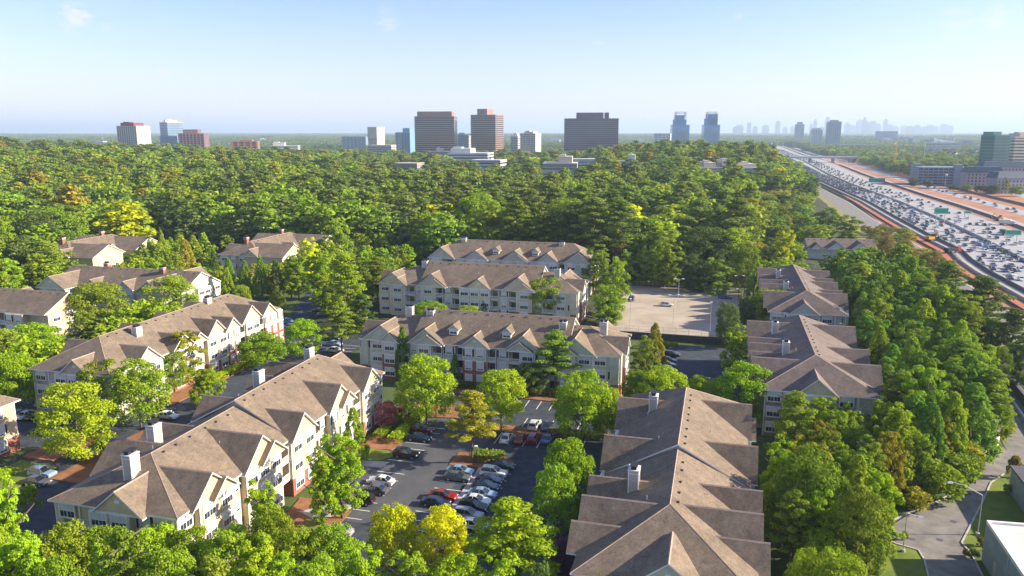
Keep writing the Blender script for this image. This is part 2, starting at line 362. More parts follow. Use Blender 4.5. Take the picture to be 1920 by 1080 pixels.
ribbon('slip_road', off(RE, 9), off(RE, 17), -.012, M['hwy'])
ribbon('slip_road', off(RE, 33), off(RE, 47), -.014, M['hwy'])
ribbon('slip_road', [(x + max(0, (y - 520) * .12), y) for x, y in off(RE, 70)][:26], [(x + max(0, (y - 520) * .12), y) for x, y in off(RE, 120)][:26], -.010, M['hwy'])
ribbon('dark_verge', off(RE, 4), off(RE, 7), -.002, M['hwydark'])
mb = MB()
for line, dd in ((LB, (4.0, 7.7, 11.4, 15.1, 18.8)), (MED, (6, 9.7, 13.4, 17.1, 20.8, 24.5))):
    for d in dd:
        y = 250
        while y < 900:
            x0, x1 = interp(line, y) + d, interp(line, y + 3) + d
            mb.poly([(x0 - .1, y, .014), (x0 + .1, y, .014), (x1 + .1, y + 3, .014), (x1 - .1, y + 3, .014)]); y += 12
tag(mb.build('lane_markings', M['paint']), kind='structure')
def barrier(name, line, d, h, w, m, label, cat='barrier', y0=210, y1=2300):
    mb = MB(); pts = [(interp(line, y) + d, y) for y in YS if y0 <= y <= y1]
    for a, b in zip(pts, pts[1:]):
        mb.hull([(a[0] - w, a[1], -.02), (a[0] + w, a[1], -.02), (b[0] + w, b[1], -.02), (b[0] - w, b[1], -.02)],
                [(a[0] - w * .45, a[1], h), (a[0] + w * .45, a[1], h), (b[0] + w * .45, b[1], h), (b[0] - w * .45, b[1], h)])
    return tag(mb.build(name, m), label, cat)
barrier('concrete_barrier', MED, 0, 1.3, .45, M['concrete'], 'long concrete barrier along the dark strip dividing the two highway carriageways')
barrier('guard_rail', LB, -.6, 1.0, .3, M['hwydark'], 'dark guard rail at the edge of the crowded carriageway, beside the lanes')
barrier('guard_rail', LB, -6.9, 1.0, .3, M['concrete'], 'pale barrier between the orange clay strip and the dark shoulder')
barrier('retaining_wall', LB, -13.6, .8, .3, mat('brown earth wall', (.16, .10, .08), .9), 'low brown wall beside the orange matting strip', 'wall')
barrier('retaining_wall', RE, 8, 1.4, .5, mat('rust wall', (.23, .11, .08), .9), 'low rust brown wall between the open carriageway and first slip road', 'wall', 300, 1400)
barrier('retaining_wall', RE, 62, 1.8, .6, mat('brown wall', (.20, .13, .10), .9), 'brown wall in the clay beyond the second slip road', 'wall', 300, 900)

# ------------------------------------------------------------------ apartment buildings
def window_mesh(w, h):
    fr = MB(); t = .2
    for (x0, z0, x1, z1) in ((-w / 2 - t, -t, -w / 2, h + t), (w / 2, -t, w / 2 + t, h + t), (-w / 2, -t, w / 2, 0), (-w / 2, h, w / 2, h + t)):
        fr.box(x0, -.11, z0, x1, .02, z1)
    n = max(1, round(w / 1.15))
    for i in range(1, n): fr.box(-w / 2 + w * i / n - .05, -.10, 0, -w / 2 + w * i / n + .05, .02, h)
    for i in range(n): fr.box(-w / 2 + w * (i + .5) / n - .018, -.075, .01, -w / 2 + w * (i + .5) / n + .018, .0, h - .01)
    fr.box(-w / 2, -.085, h * .5 - .04, w / 2, .01, h * .5 + .04)
    pn = MB(); pn.box(-w / 2 + .005, -.045, .005, w / 2 - .005, .0, h - .005)
    if w > .9:
        pn.box(-w / 2 + .02, -.055, h * (.14 if w < 1.45 else .5), w / 2 - .02, -.044, h - .02, 1)
    return datamesh(fr, 'window', M['trim']), datamesh(pn, 'pane', [M['pane'], M['blind']])
WIN = {k: window_mesh(*k) for k in ((1.0, 1.7), (1.4, 1.85), (2.3, 1.85), (1.6, 1.0))}
_s = MB(); _s.box(-.2, -.07, 0, .2, .02, 1.7); SHUT = datamesh(_s, 'shutter', M['shutter'])
_s = MB(); _s.box(-.8, -.05, 0, .8, .02, 2.1); BDOOR = datamesh(_s, 'balcony_door', M['pane'])
_s = MB(); _s.hull([(-.45, -.1, 0), (.45, -.1, 0), (.45, .02, 0), (-.45, .02, 0)], [(-.3, -.1, .45), (.3, -.1, .45), (.3, .02, .45), (-.3, .02, .45)]); GVENT = datamesh(_s, 'gable_vent', M['trim'])
_s = MB(); _s.box(-.12, -.12, -.3, .12, .12, .1); _s.box(-.17, -.17, .1, .17, .17, .15); RVENT = datamesh(_s, 'roof_vent', M['black'])
_s = MB(); _s.tube((0, 0, -.4), (0, 0, .55), .06, .06, 6); RPIPE = datamesh(_s, 'vent_pipe', M['steel'])
BAL = {}
def balcony_mesh(w, d):
    if (w, d) in BAL: return BAL[(w, d)]
    m = MB(); m.box(-w / 2, -d, -.22, w / 2, 0, 0)
    m.box(-w / 2, -d + .02, .95, w / 2, -d + .1, 1.05); m.box(-w / 2, -d + .03, .08, w / 2, -d + .09, .14)
    k = -w / 2 + .05
    while k < w / 2: m.box(k, -d + .04, .12, k + .07, -d + .08, .97); k += .17
    for s in (-1, 1): m.box(s * w / 2 - (.14 if s > 0 else 0), -d, -.22, s * w / 2 + (0 if s > 0 else .14), -d + .14, 2.85)
    BAL[(w, d)] = datamesh(m, 'balcony', M['trim']); return BAL[(w, d)]

def apartment(label, en, rz, z0, wall, length=63, W=10.2, hr=14.8, he=9.5, sections=None, gables=(), facade={}, chimneys=(), dormers=(), chim_mat='chim', roof='roof', vents=True, group='three storey apartment buildings'):
    x, y = G(*en)
    root = empty('apartment_building', (x, y, z0), rz, label=label, cat='apartment building', group=group)
    hl = length / 2; sections = sections or [(-hl, hl, hr, 9.6, 9.6)]
    wm, rf = MB(), MB(); cap = MB()
    T = {'F': lambda a, d, z: (a, -d, z), 'K': lambda a, d, z: (-a, d, z), 'L': lambda a, d, z: (-hl + W - d, -a, z), 'R': lambda a, d, z: (hl - W + d, a, z)}
    RZ = {'F': 0, 'K': math.pi, 'L': -math.pi / 2, 'R': math.pi / 2}
    def capline(p, q, w=.16):
        p, q = np.array(p), np.array(q); d = q - p; s = np.cross(d, (0, 0, 1)); s /= np.linalg.norm(s) + 1e-9
        up = np.array((0, 0, .05)); dn = np.array((0, 0, -.12))
        cap.poly([p + up, q + up, q + s * w + dn, p + s * w + dn]); cap.poly([p + up, p - s * w + dn, q - s * w + dn, q + up])
    Wb = W - 1.7
    # core
    wm.box(-hl + .5, -Wb, -1.2, hl - .5, Wb, he - .2)
    for (x0, x1, h_, hL, hR) in sections:
        rf.slab([(x0, -W, he), (x1, -W, he), (x1 - hR, 0, h_), (x0 + hL, 0, h_)], .24)
        rf.slab([(x0, W, he), (x1, W, he), (x1 - hR, 0, h_), (x0 + hL, 0, h_)], .24)
        capline((x0 + hL, 0, h_), (x1 - hR, 0, h_))
        for hh, xe, s in ((hL, x0, 1), (hR, x1, -1)):
            if hh > 0:
                rf.slab([(xe, -W, he), (xe, W, he), (xe + s * hh, 0, h_)], .24)
                capline((xe + s * hh, 0, h_), (xe, -W, he)); capline((xe + s * hh, 0, h_), (xe, W, he))
            else:
                wm.hull([(xe + s * .5, -W + .7, he - .2), (xe + s * .5, W - .7, he - .2), (xe + s * .5, 0, h_ - .3)], [(xe + s * 1.5, -W + .7, he - .2), (xe + s * 1.5, W - .7, he - .2), (xe + s * 1.5, 0, h_ - .3)])
    hmax = max(s[2] for s in sections)
    # cross gables
    for gdef in gables:
        side, a, g, hg = gdef[:4]; pr = gdef[4] if len(gdef) > 4 else .5; he_ = gdef[5] if len(gdef) > 5 else he + .03; vent = gdef[6] if len(gdef) > 6 else 0
        t = T[side]
        hloc = hmax if side in 'LR' else max([s[2] for s in sections if s[0] <= (a if side == 'F' else -a) <= s[1]] or [hmax])
        if side in 'LR':
            run = 9.6; d_in = W - run * (hg - he) / (hloc - he) - .3
        else: d_in = W * (hloc - hg) / (hloc - he) - .3
        d_in = max(d_in, .4); d0 = W + pr + .45; g_ = g + .35; k = (hg - he_) / g
        for s in (-1, 1):
            rf.slab([t(a + s * g_, d0, he_ - k * .35), t(a, d0, hg), t(a, d_in, hg), t(a + s * g_, d_in, he_ - k * .35)], .2)
        capline(t(a, d0, hg), t(a, d_in, hg))
        wm.hull([t(a - g, W + pr - .02, he_ - .25), t(a + g, W + pr - .02, he_ - .25), t(a, W + pr - .02, hg - .22)],
                [t(a - g, W - 3, he_ - .25), t(a + g, W - 3, he_ - .25), t(a, W - 3, hg - .22)])
        if pr > 3:
            p, q = t(a - g + .4, W + pr - .5, 0), t(a + g - .4, W - 2.5, 0)
            wm.box(min(p[0], q[0]), min(p[1], q[1]), -1.2, max(p[0], q[0]), max(p[1], q[1]), he_ - .24)
            for fl in range(3):
                for s in (-.5, .5):
                    fo = inst('window', WIN[(1.4, 1.85)][0], root, t(a + s * g, W + pr - .49, fl * 3.1 + .95), RZ[side]); inst('pane', WIN[(1.4, 1.85)][1], fo)
        # frieze board under the gable and rake boards
        p0, p1 = t(a - g, W + pr + .05, he_ - .42), t(a + g, W + pr - .1, he_ - .14)
        wm.box(min(p0[0], p1[0]), min(p0[1], p1[1]), p0[2], max(p0[0], p1[0]), max(p0[1], p1[1]), p1[2], 1)
        if vent: inst('gable_vent', GVENT, root, t(a, W + pr - .02, he_ + (hg - he_) * .42), RZ[side])
    # facades
    for side, segs in facade.items():
        t = T[side]
        for seg in segs:
            a0, a1, kind = seg[:3]; brk = seg[3] if len(seg) > 3 else 0; cols = seg[4] if len(seg) > 4 else None
            dd = {'G': W + .5, 'F': W - .5, 'B': Wb, 'H': W + 1.0}[kind]
            if side in 'LR' and kind == 'B': dd = W - 1.9
            wd = a1 - a0; mid = (a0 + a1) / 2
            def bx(m, d1, b0, b1, z0_, z1_, d0_=None, mi=0):
                p, q = t(b0, d0_ if d0_ is not None else Wb - .6, z0_), t(b1, d1, z1_)
                m.box(min(p[0], q[0]), min(p[1], q[1]), z0_, max(p[0], q[0]), max(p[1], q[1]), z1_, mi)
            if kind != 'B':
                bx(wm, dd, a0 + .02, a1 - .02, -1.2, he - .26)
                for b in (a0 + .02, a1 - .2): bx(wm, dd + .03, b, b + .18, brk * 3.1, he - .3, dd - .12, 1)
                if brk: br = MB(); bx(br, dd + .06, a0 - .03, a1 + .03, -1.2, brk * 3.1 - .1); br.build('brick_facing', M['brick'], root); bx(wm, dd + .09, a0 - .05, a1 + .05, brk * 3.1 - .1, brk * 3.1 + .05, dd - .1, 1)
                elif kind in 'GH': bx(wm, dd + .03, a0 + .2, a1 - .2, 6.15, 6.3, dd - .1, 1)
            elif brk: br = MB(); bx(br, dd + .05, a0 + .03, a1 - .03, -1.2, brk * 3.1 - .1); br.build('brick_facing', M['brick'], root)
            for fl in range(3):
                zf = fl * 3.1 + .95
                if kind == 'B':
                    dp = (W + .1 if side in 'FK' else W - .3) - dd
                    inst('balcony_door', BDOOR, root, t(mid, dd + .06, fl * 3.1 + .05), RZ[side])
                    if fl or brk == 0: inst('balcony', balcony_mesh(round(wd - .1, 2), round(dp, 2)), root, t(mid, dd, fl * 3.1), RZ[side])
                else:
                    n = cols if cols is not None else max(1, int(wd / 3.0))
                    for i in range(n):
                        aa = a0 + wd * (i + .5) / n
                        key = (2.3, 1.85) if wd / n > 3.0 else ((1.4, 1.85) if wd / n > 2.3 else (1.0, 1.7))
                        if kind == 'F' and i % 2 and wd / n > 2.5: key = (1.4, 1.85)
                        dw = dd + (.07 if fl < brk else .01)
                        fo = inst('window', WIN[key][0], root, t(aa, dw, zf), RZ[side]); inst('pane', WIN[key][1], fo)
                        if key == (1.4, 1.85) and (fl + i) % 2 == 0 and fl >= brk:
                            for s in (-1, 1): inst('shutter', SHUT, root, t(aa + s * 1.1, dw, zf), RZ[side])
    for (side, a, drop) in dormers:
        t = T[side]; hz = hmax; kk = (hz - he) / W; dm = MB(); d0 = W * .72
        zb = he + (W - d0) * kk - .1; zt = zb + 1.55; za = zt + 1.1
        p, q = t(a - 1.05, d0, zb), t(a + 1.05, 1.5, zt)
        dm.box(min(p[0], q[0]), min(p[1], q[1]), zb, max(p[0], q[0]), max(p[1], q[1]), zt, 2)
        dm.hull([t(a - 1.05, d0 - .01, zt), t(a + 1.05, d0 - .01, zt), t(a, d0 - .01, za - .1)], [t(a - 1.05, 2, zt), t(a + 1.05, 2, zt), t(a, 2, za - .1)], 2)
        for s in (-1, 1): dm.slab([t(a + s * 1.45, d0 + .35, zt - .25), t(a, d0 + .35, za), t(a, 1.2, za), t(a + s * 1.45, 1.2, zt - .25)], .14, 0, 1)
        do = dm.build('dormer', [M[roof], M['trim'], M[wall]], root)
        fo = inst('window', WIN[(1.6, 1.0)][0], do, t(a, d0 + .01, zb + .35), RZ[side])
        inst('pane', WIN[(1.6, 1.0)][1], do, t(a, d0 + .01, zb + .35), RZ[side])
    for (cx, cy, ch) in chimneys:
        c = MB(); m_ = M[chim_mat]
        ch -= 1.1; c.box(cx - .78, cy - .62, 8, cx + .78, cy + .62, ch)
        for sx in (-1, 1):
            for sy in (-1, 1): c.box(cx + sx * .78 - .08, cy + sy * .62 - .08, 8, cx + sx * .78 + .08, cy + sy * .62 + .08, ch, 1)
        co = c.build('chimney', [m_, M['trim'] if chim_mat == 'chim' else m_], root)
        k = MB(); k.box(cx - .93, cy - .77, ch, cx + .93, cy + .77, ch + .14, 1); k.box(cx - .9, cy - .73, ch - .45, cx + .9, cy + .73, ch - .36, 1)
        for s in (-.45, .45): k.box(cx + s - .3, cy - .35, ch + .16, cx + s + .3, cy + .35, ch + .5)
        k.box(cx - .9, cy - .5, ch + .62, cx + .9, cy + .5, ch + .68)
        for s in (-.8, .8): k.box(cx + s - .04, cy - .04, ch + .16, cx + s + .04, cy + .04, ch + .62)
        k.build('chimney_cap', [M['black'], M['trim']], co)
    ro = rf.build('roof', [M[roof], M['trim']], root)
    cap.build('ridge_cap', M['cap'], ro)
    wm.build('wall', [M[wall], M['trim']], root)
    if vents:
        for (x0, x1, h_, hL, hR) in sections:
            k = x0 + hL + 1.5; j = 0
            while k < x1 - hR - 1:
                inst('roof_vent', RVENT, ro, (k, (-.9 if length else .9), h_ - .9 * (h_ - he) / W + .02)); k += 2.6 + (j % 3) * .5; j += 1
            for q in range(3):
                s = -1 if q % 2 else 1; dy = 3 + q * 1.4; xx = x0 + hL + (x1 - x0 - hL - hR) * (.2 + .27 * q)
                inst('vent_pipe', RPIPE, ro, (xx, s * dy, h_ - dy * (h_ - he) / W))
    return root

RE0 = R(-15)          # long axis runs east
RN0 = R(75)           # long axis runs north, local front (-Y) faces east
# facade for the long blocks facing the camera (measured off the row in the middle of the photograph)
ROW = [(-31.5, -28.6, 'F'), (-28.6, -25.2, 'F', 0, 1), (-25.2, -21.4, 'G', 2, 1), (-21.4, -18.6, 'B'), (-18.6, -16.4, 'F', 0, 1), (-16.4, -12.8, 'G', 1, 1), (-12.8, -10.2, 'B', 1), (-10.2, -7.2, 'F', 0, 1), (-7.2, -5.0, 'B'),
       (-5.0, .6, 'G', 2, 2), (.6, 2.9, 'B'), (2.9, 5.7, 'F', 0, 1), (5.7, 8.6, 'B', 0), (8.6, 12.2, 'G', 1, 1), (12.2, 14.8, 'F', 0, 1), (14.8, 17.4, 'B'), (17.4, 21.2, 'G', 1, 1), (21.2, 25.2, 'F', 1, 1), (25.2, 31.5, 'F', 1, 2)]
ROWG = [('F', -25.4, 4.9, 13.2, .2, 9.55), ('F', -23.3, 2.4, 11.7, .8, 9.5), ('F', -14.2, 4.3, 13.0, .2, 9.55), ('F', -13.6, 3.2, 11.7, .8, 9.5), ('F', -2.2, 3.4, 12.2, .5, 9.53, 1), ('F', 9.3, 4.2, 13.0, .2, 9.55), ('F', 8.6, 2.9, 11.5, .8, 9.5), ('F', 21.2, 4.6, 13.2, .2, 9.55), ('F', 19.2, 2.6, 11.4, .8, 9.5)]
BACKG = [('K', 20, 3.6, 12.8), ('K', 9, 3.2, 12.2), ('K', -3, 3.4, 12.4), ('K', -14, 3.2, 12.2), ('K', -25, 3.8, 12.8)]
ENDG = [('R', -3.5, 3.2, 12.4), ('L', 3.5, 3.2, 12.4)]
ENDR = [(-10.2, -6.8, 'F', 1, 1), (-6.8, -.4, 'G', 2, 2), (-.4, 2.2, 'B'), (2.2, 10.2, 'F', 1, 2)]
ROWS = [(-31.5, -18.2, 13.5, 8.6, -4.0), (-18.2, 19.4, 15.3, 0, 0), (19.4, 31.5, 13.5, -4.0, 8.6)]
apartment('sage green apartment row with two dormers and brick bays, facing the car park', (-50.6, 174.2), RE0, 0, 'sage', sections=ROWS,
          gables=ROWG + BACKG + ENDG, facade={'F': ROW, 'R': ENDR, 'L': ENDR}, chimneys=[(-22.2, -.3, 16.6), (-16.2, -1.5, 16.2), (17.0, -3, 15.8), (26.2, -1.2, 16)], dormers=[('F', -8.4, 0), ('F', 4.6, 0)])
D_G = [('F', -26.5, 4.6, 13.0, .2, 9.55), ('F', -24.6, 2.6, 11.6, .8, 9.5), ('F', -13.6, 4.6, 13.2, .2, 9.55), ('F', -12.6, 3.2, 11.8, .8, 9.5), ('F', 1.2, 3.6, 12.4, .5, 9.53, 1), ('F', 13.6, 4.9, 13.4, .2, 9.55), ('F', 15.2, 3.0, 11.6, .8, 9.5)]
D_F = [(-31.5, -27.4, 'F', 0, 1), (-27.4, -22.4, 'G', 0, 1), (-22.4, -19.2, 'B'), (-19.2, -17.2, 'F', 0, 1), (-17.2, -12.6, 'G', 1, 1), (-12.6, -10.2, 'B'), (-10.2, -7.4, 'F', 0, 1), (-7.4, -4.8, 'B'), (-4.8, 4.8, 'G', 1, 3), (4.8, 7.4, 'B'), (7.4, 10.4, 'F', 1, 1), (10.4, 13, 'B'), (13, 17.8, 'G', 1, 1), (17.8, 20.8, 'F', 0, 1), (20.8, 24.5, 'B'), (24.5, 31.5, 'F', 0, 2)]
apartment('tan apartment row between the sage green row and the row by the forest', (-69.8, 227.5), RE0, 2.5, 'tan', sections=ROWS, length=63,
          gables=D_G + BACKG + ENDG, facade={'F': D_F, 'R': ENDR}, chimneys=[(-19.6, -.5, 16.3), (23.6, -2, 16)])
E_G = [('F', -24.5, 4.8, 13.2, .2, 9.55), ('F', -11.5, 4.0, 12.6, .5, 9.53), ('F', 2.5, 4.6, 13.0, .2, 9.55), ('F', 3.8, 2.9, 11.5, .8, 9.5), ('F', 14.0, 3.8, 12.6, .5, 9.53), ('F', 24.5, 4.9, 13.2, .2, 9.55), ('F', 26.0, 3.0, 11.5, .8, 9.5)]
E_F = [(-29, -24, 'G', 0, 1), (-24, -20, 'B'), (-20, -15.4, 'F', 0, 1), (-15.4, -7.6, 'G', 0, 2), (-7.6, -2.0, 'F', 0, 1), (-2.0, 7.0, 'G', 0, 2), (7, 10.4, 'F', 0, 1), (10.4, 17.6, 'G', 0, 2), (17.6, 20, 'B'), (20, 29, 'G', 0, 2)]
apartment('grey green apartment row with two dormers, backed by tall forest', (-69.5, 264.5), RE0, 5.0, 'grey', sections=[(-29, 29, 14.8, 8.0, 8.0)], length=58,
          gables=E_G, facade={'F': E_F, 'R': ENDR}, chimneys=[(-19, -1, 16.4), (17.0, -1, 16.0)], dormers=[('F', -5.2, 0), ('F', 8.9, 0)], roof='roof')
# north-south blocks: a is measured along the axis (-Y front faces east)
A_G = [('F', -25.3, 4.2, 13.0, .2, 9.55), ('F', -23.2, 2.6, 11.6, .8, 9.5), ('F', -13.2, 4.7, 13.6, .2, 9.55), ('F', -11.0, 3.2, 12.0, .8, 9.5), ('F', -1.6, 3.8, 13.0, .5, 9.53), ('F', 11.9, 4.4, 13.4, .2, 9.55), ('F', 13.9, 2.6, 11.6, .8, 9.5), ('F', 24.2, 3.8, 12.8, .5, 9.53)]
A_F = [(-31.5, -28.4, 'F', 0, 1), (-28.4, -20.6, 'G', 0, 2), (-20.6, -17.9, 'F', 0, 1), (-17.9, -8.5, 'G', 0, 3), (-8.5, -5.6, 'B', 1), (-5.6, 2.2, 'G', 1, 2), (2.2, 4.8, 'B', 1), (4.8, 7.4, 'F', 1, 1), (7.4, 16.4, 'G', 1, 3), (16.4, 20.2, 'B', 1), (20.2, 28.2, 'G', 1, 2), (28.2, 31.5, 'F', 1, 1)]
N_E = [(-9.7, -5.6, 'F', 0, 1), (-5.6, -3.2, 'B'), (-3.2, 3.2, 'G', 0, 2), (3.2, 6.2, 'F', 0, 1), (6.2, 9.7, 'F', 0, 1)]
KG = [('K', -22.5, 3.8, 13.0), ('K', -18.0, 2.4, 11.6, 1.0), ('K', -2.6, 3.6, 12.6), ('K', 11.0, 3.6, 12.8), ('K', 19.0, 4.4, 13.2)]
apartment('large cream apartment building left of the car park with stepped roof', (-75.0, 108.8), RN0, 0, 'cream', length=64, sections=[(-32, -4.4, 14.0, 8.0, 0), (-4.4, 32, 15.0, 0, 9.0)],
          gables=A_G + KG + [('L', 1.6, 3.7, 12.6, .5, 9.53, 1), ('R', 0, 4, 12.8)], facade={'F': A_F, 'L': N_E}, chimneys=[(-27.3, .4, 16.3), (-17.2, 5.0, 16.2), (10.3, 5.0, 16.2), (24.3, 2.6, 16.8)])
B_G = [('F', -19.4, 4.6, 13.7, .2, 9.55), ('F', -22.6, 2.8, 11.8, .9, 9.5), ('F', -11.4, 3.7, 12.9), ('F', 2.6, 4.0, 13.2), ('F', 19.4, 4.8, 13.7, .2, 9.55), ('F', 18.0, 3.0, 11.8, .9, 9.5)]
B_K = [('K', 20.0, 4.4, 13.7, .2, 9.55), ('K', 23.2, 2.8, 11.8, .9, 9.5), ('K', 12.4, 3.6, 12.9), ('K', -1.5, 3.8, 13.2), ('K', -18.4, 4.4, 13.4)]
B_F = [(-31, -27, 'F', 0, 1), (-27, -15, 'G', 0, 3), (-15, -7.6, 'G', 0, 2), (-7.6, -1.6, 'B'), (-1.6, 6.8, 'G', 0, 2), (6.8, 14.4, 'F', 0, 2), (14.4, 24.4, 'G', 0, 3), (24.4, 31, 'F', 0, 2)]
apartment('large foreground apartment building seen from above its hipped, stepped brown roof', (-3.9, 108.6), RN0, 0, 'sage', length=62, sections=[(-31, -4.2, 14.4, 9.8, 0), (-4.2, 31, 15.1, 0, 9.8)],
          gables=B_G + B_K + [('L', .6, 4.4, 12.9, .5, 9.53, 1)], facade={'F': B_F, 'K': B_F, 'L': N_E}, chimneys=[(16.8, 5.1, 15.8), (-13.2, 5.1, 15.9)])
I_G = [('F', -21.5, 4.2, 13.0, .5, 9.53), ('F', -10.0, 4.0, 12.8), ('F', -4.2, 2.8, 11.8), ('F', 2.6, 3.9, 13.2, .2, 9.55), ('F', 8.5, 3.2, 12.4, .7), ('F', 17.5, 4.6, 13.6, .2, 9.55), ('F', 25.0, 3.6, 12.6, .6)]
I_F = [(-32, -26, 'F', 0, 2), (-26, -17, 'G', 0, 2), (-17, -14, 'B'), (-14, -6, 'G', 1, 2), (-6, -1.4, 'F', 1, 1), (-1.4, 6.5, 'G', 1, 2), (6.5, 11.7, 'G', 2, 2), (11.7, 14.4, 'B', 1), (14.4, 20.5, 'G', 2, 2), (20.5, 23, 'B', 1), (23, 32, 'G', 2, 3)]
apartment('taupe apartment building at left with sunlit brick storeys and two pale chimneys', (-127.6, 155.6), RN0, 0, 'taupe', length=64, sections=[(-32, 32, 14.9, 9.0, 9.0)],
          gables=I_G + [('K', -20, 3.6, 12.8), ('K', -8, 3.4, 12.6), ('K', 4, 3.4, 12.6), ('K', 20, 3.8, 12.8), ('L', 2.2, 3.6, 12.6, .5, 9.53, 1)], facade={'F': I_F, 'L': N_E}, chimneys=[(-15.2, -3.0, 16.2), (13.2, -.6, 16.8)])
FG = [('F', -19, 4.2, 13.2, .5), ('F', -10, 3.2, 12.4), ('F', 0, 4.0, 13.0), ('F', 9, 3.0, 12.4), ('F', 19, 4.2, 13.2)]
FK = [('K', 20, 3.8, 13.2), ('K', 12, 3.0, 12.4), ('K', 5, 3.2, 12.6), ('K', -3, 3.0, 12.4), ('K', -10, 3.2, 12.6), ('K', -20, 4.2, 13.2)]
FS = [(-9.7, -6.2, 'F', 0, 1), (-6.2, -.2, 'G', 0, 2), (-.2, 3, 'F', 0, 1), (3, 7, 'F', 0, 1), (7, 9.7, 'B')]
apartment('brown roofed building with grey gabled end, farther of two by the cypress belt', (24.8, 249.5), RN0, 0, 'grey', length=62, W=10.4, sections=[(-31, 31, 14.4, 8.0, 9.0)],
          gables=FG + FK + [('L', -1.0, 3.8, 12.6, .5, 9.53)], facade={'F': B_F[1:-1], 'L': FS}, chimneys=[(-12, 4.6, 15.6), (9.5, 5.4, 15.4)], roof='roofgrey')
GG = [('F', -17, 4.6, 13.2, .5), ('F', -4, 4.0, 12.8), ('F', 14, 4.8, 13.4)]
GK = [('K', 17, 4.4, 13.2), ('K', 9, 3.0, 12.2), ('K', 3.5, 3.2, 12.6), ('K', -3, 2.8, 12.2), ('K', -14, 4.4, 13.4)]
apartment('brown roofed building nearer of the two by the cypress belt', (20.0, 176.0), RN0, 0, 'taupe', length=53, W=11.2, sections=[(-26.5, 26.5, 14.4, 9.6, 8.0)],
          gables=GG + GK + [('L', -.4, 3.6, 12.6, .5, 9.53)], facade={'F': [(-22, 22, 'F', 0, 7)], 'K': [(-22, 22, 'F', 0, 7)], 'L': FS}, chimneys=[(-9.5, 5.0, 15.8), (9.5, 6.0, 15.4)], roof='roofgrey')
# older blocks with red brick chimneys beyond the lots on the far side
SM_F = [(-21, -15, 'G', 0, 1), (-15, -12, 'B'), (-12, -6, 'F', 0, 2), (-6, 0, 'G', 0, 1), (0, 6, 'F', 0, 2), (6, 9, 'B'), (9, 15, 'G', 0, 2), (15, 22, 'F', 0, 2)]
apartment('long sage and cream apartment building with brick chimneys behind two round green trees', (-183.5, 209.0), RE0, 0, 'sage', length=50, W=9.5, hr=14.2, sections=[(-25, 25, 14.2, 0, 0)],
          gables=[('F', -20.2, 5.4, 13.2, 5.0, 9.55, 1), ('F', -8.6, 3.0, 12.0, .6), ('F', 3.8, 3.0, 12.0, .6), ('F', 16.6, 5.2, 13.6, 5.0, 9.55, 1), ('K', -15, 5, 13.4, 3)],
          facade={'F': [(-25, -15, 'G', 0, 2), (-15, -11, 'B'), (-11, -6, 'G', 0, 1), (-6, 1, 'B'), (1, 7, 'G', 0, 2), (7, 11.5, 'F', 0, 1), (11.5, 21.6, 'G', 0, 3)], 'R': N_E}, chimneys=[(11.5, -1.5, 16.2), (-13, 2, 16.0)], chim_mat='brick')
apartment('cream apartment building at the left border with a wide sunlit gable end', (-196.5, 172.5), R(-15), 0, 'cream', length=44, W=9.0, hr=14.0, sections=[(-22, 22, 14.0, 0, 0)],
          gables=[('F', 1, 4.2, 12.4, .6), ('F', -14, 4.2, 12.4, .6), ('K', 2, 4, 12.4)], facade={'F': SM_F[1:-1], 'R': [(-8.4, 8.4, 'G', 0, 3)]}, chimneys=[], chim_mat='brick')
for lab, en, ln, ro_ in (('cream apartment building with brick chimneys at upper left, sunk among yellow green trees', (-251, 262), 40, RN0), ('cream apartment building with brick chimneys behind the row of narrow cypresses', (-181, 285), 46, RN0)):
    q_ = ln / 2 - 8.5
    apartment(lab, en, ro_, 1, 'cream', length=ln, W=9.5, hr=14.0, sections=[(-ln / 2, ln / 2, 14.0, 8, 8)],
              gables=[('F', -q_, 8.3, 13.4, 9.5, 9.52), ('F', q_, 8.3, 13.4, 9.5, 9.52), ('F', 0, 3.0, 11.8, .6), ('K', -q_ + 1, 8, 13.2, 5, 9.52), ('K', q_, 4, 12.6), ('L', 5, 3.4, 12.2, .5, 9.53, 1)],
              facade={'L': [(-9, 3, 'F', 0, 3)], 'F': [(-q_ + 8, -3, 'F', 0, 1), (-3, 3, 'G', 0, 2), (3, q_ - 8, 'F', 0, 1)]}, chimneys=[(-ln / 2 + 7, 1, 16.6), (q_ - 3, 2, 16.4)], chim_mat='brick')
apartment('corner of a cream apartment building with brick base at the left border beside parked cars', (-132.5, 93.0), RN0, 0, 'cream', length=30, W=9.5, hr=14.4, sections=[(-15, 15, 14.4, 8, 8)],
          gables=[('F', 0, 3.4, 12.2)], facade={'F': [(-14, 14, 'F', 1, 4)], 'R': [(-8, 8, 'F', 1, 2)]}, chimneys=[])
apartment('low white apartment building with a row of small gables in the trees beside the highway', (53.5, 377), R(-8), 0, 'pale', length=30, W=7, he=6.5, hr=10.2, sections=[(-15, 15, 10.2, 0, 0)],
          gables=[('F', -2.5, 4, 9.6, .4, 6.55), ('F', 7.5, 4, 9.6, .4, 6.55), ('F', -11, 2.6, 8.8, .4, 6.55)], facade={}, chimneys=[(-4, 0, 10.8)], roof='roofgrey')
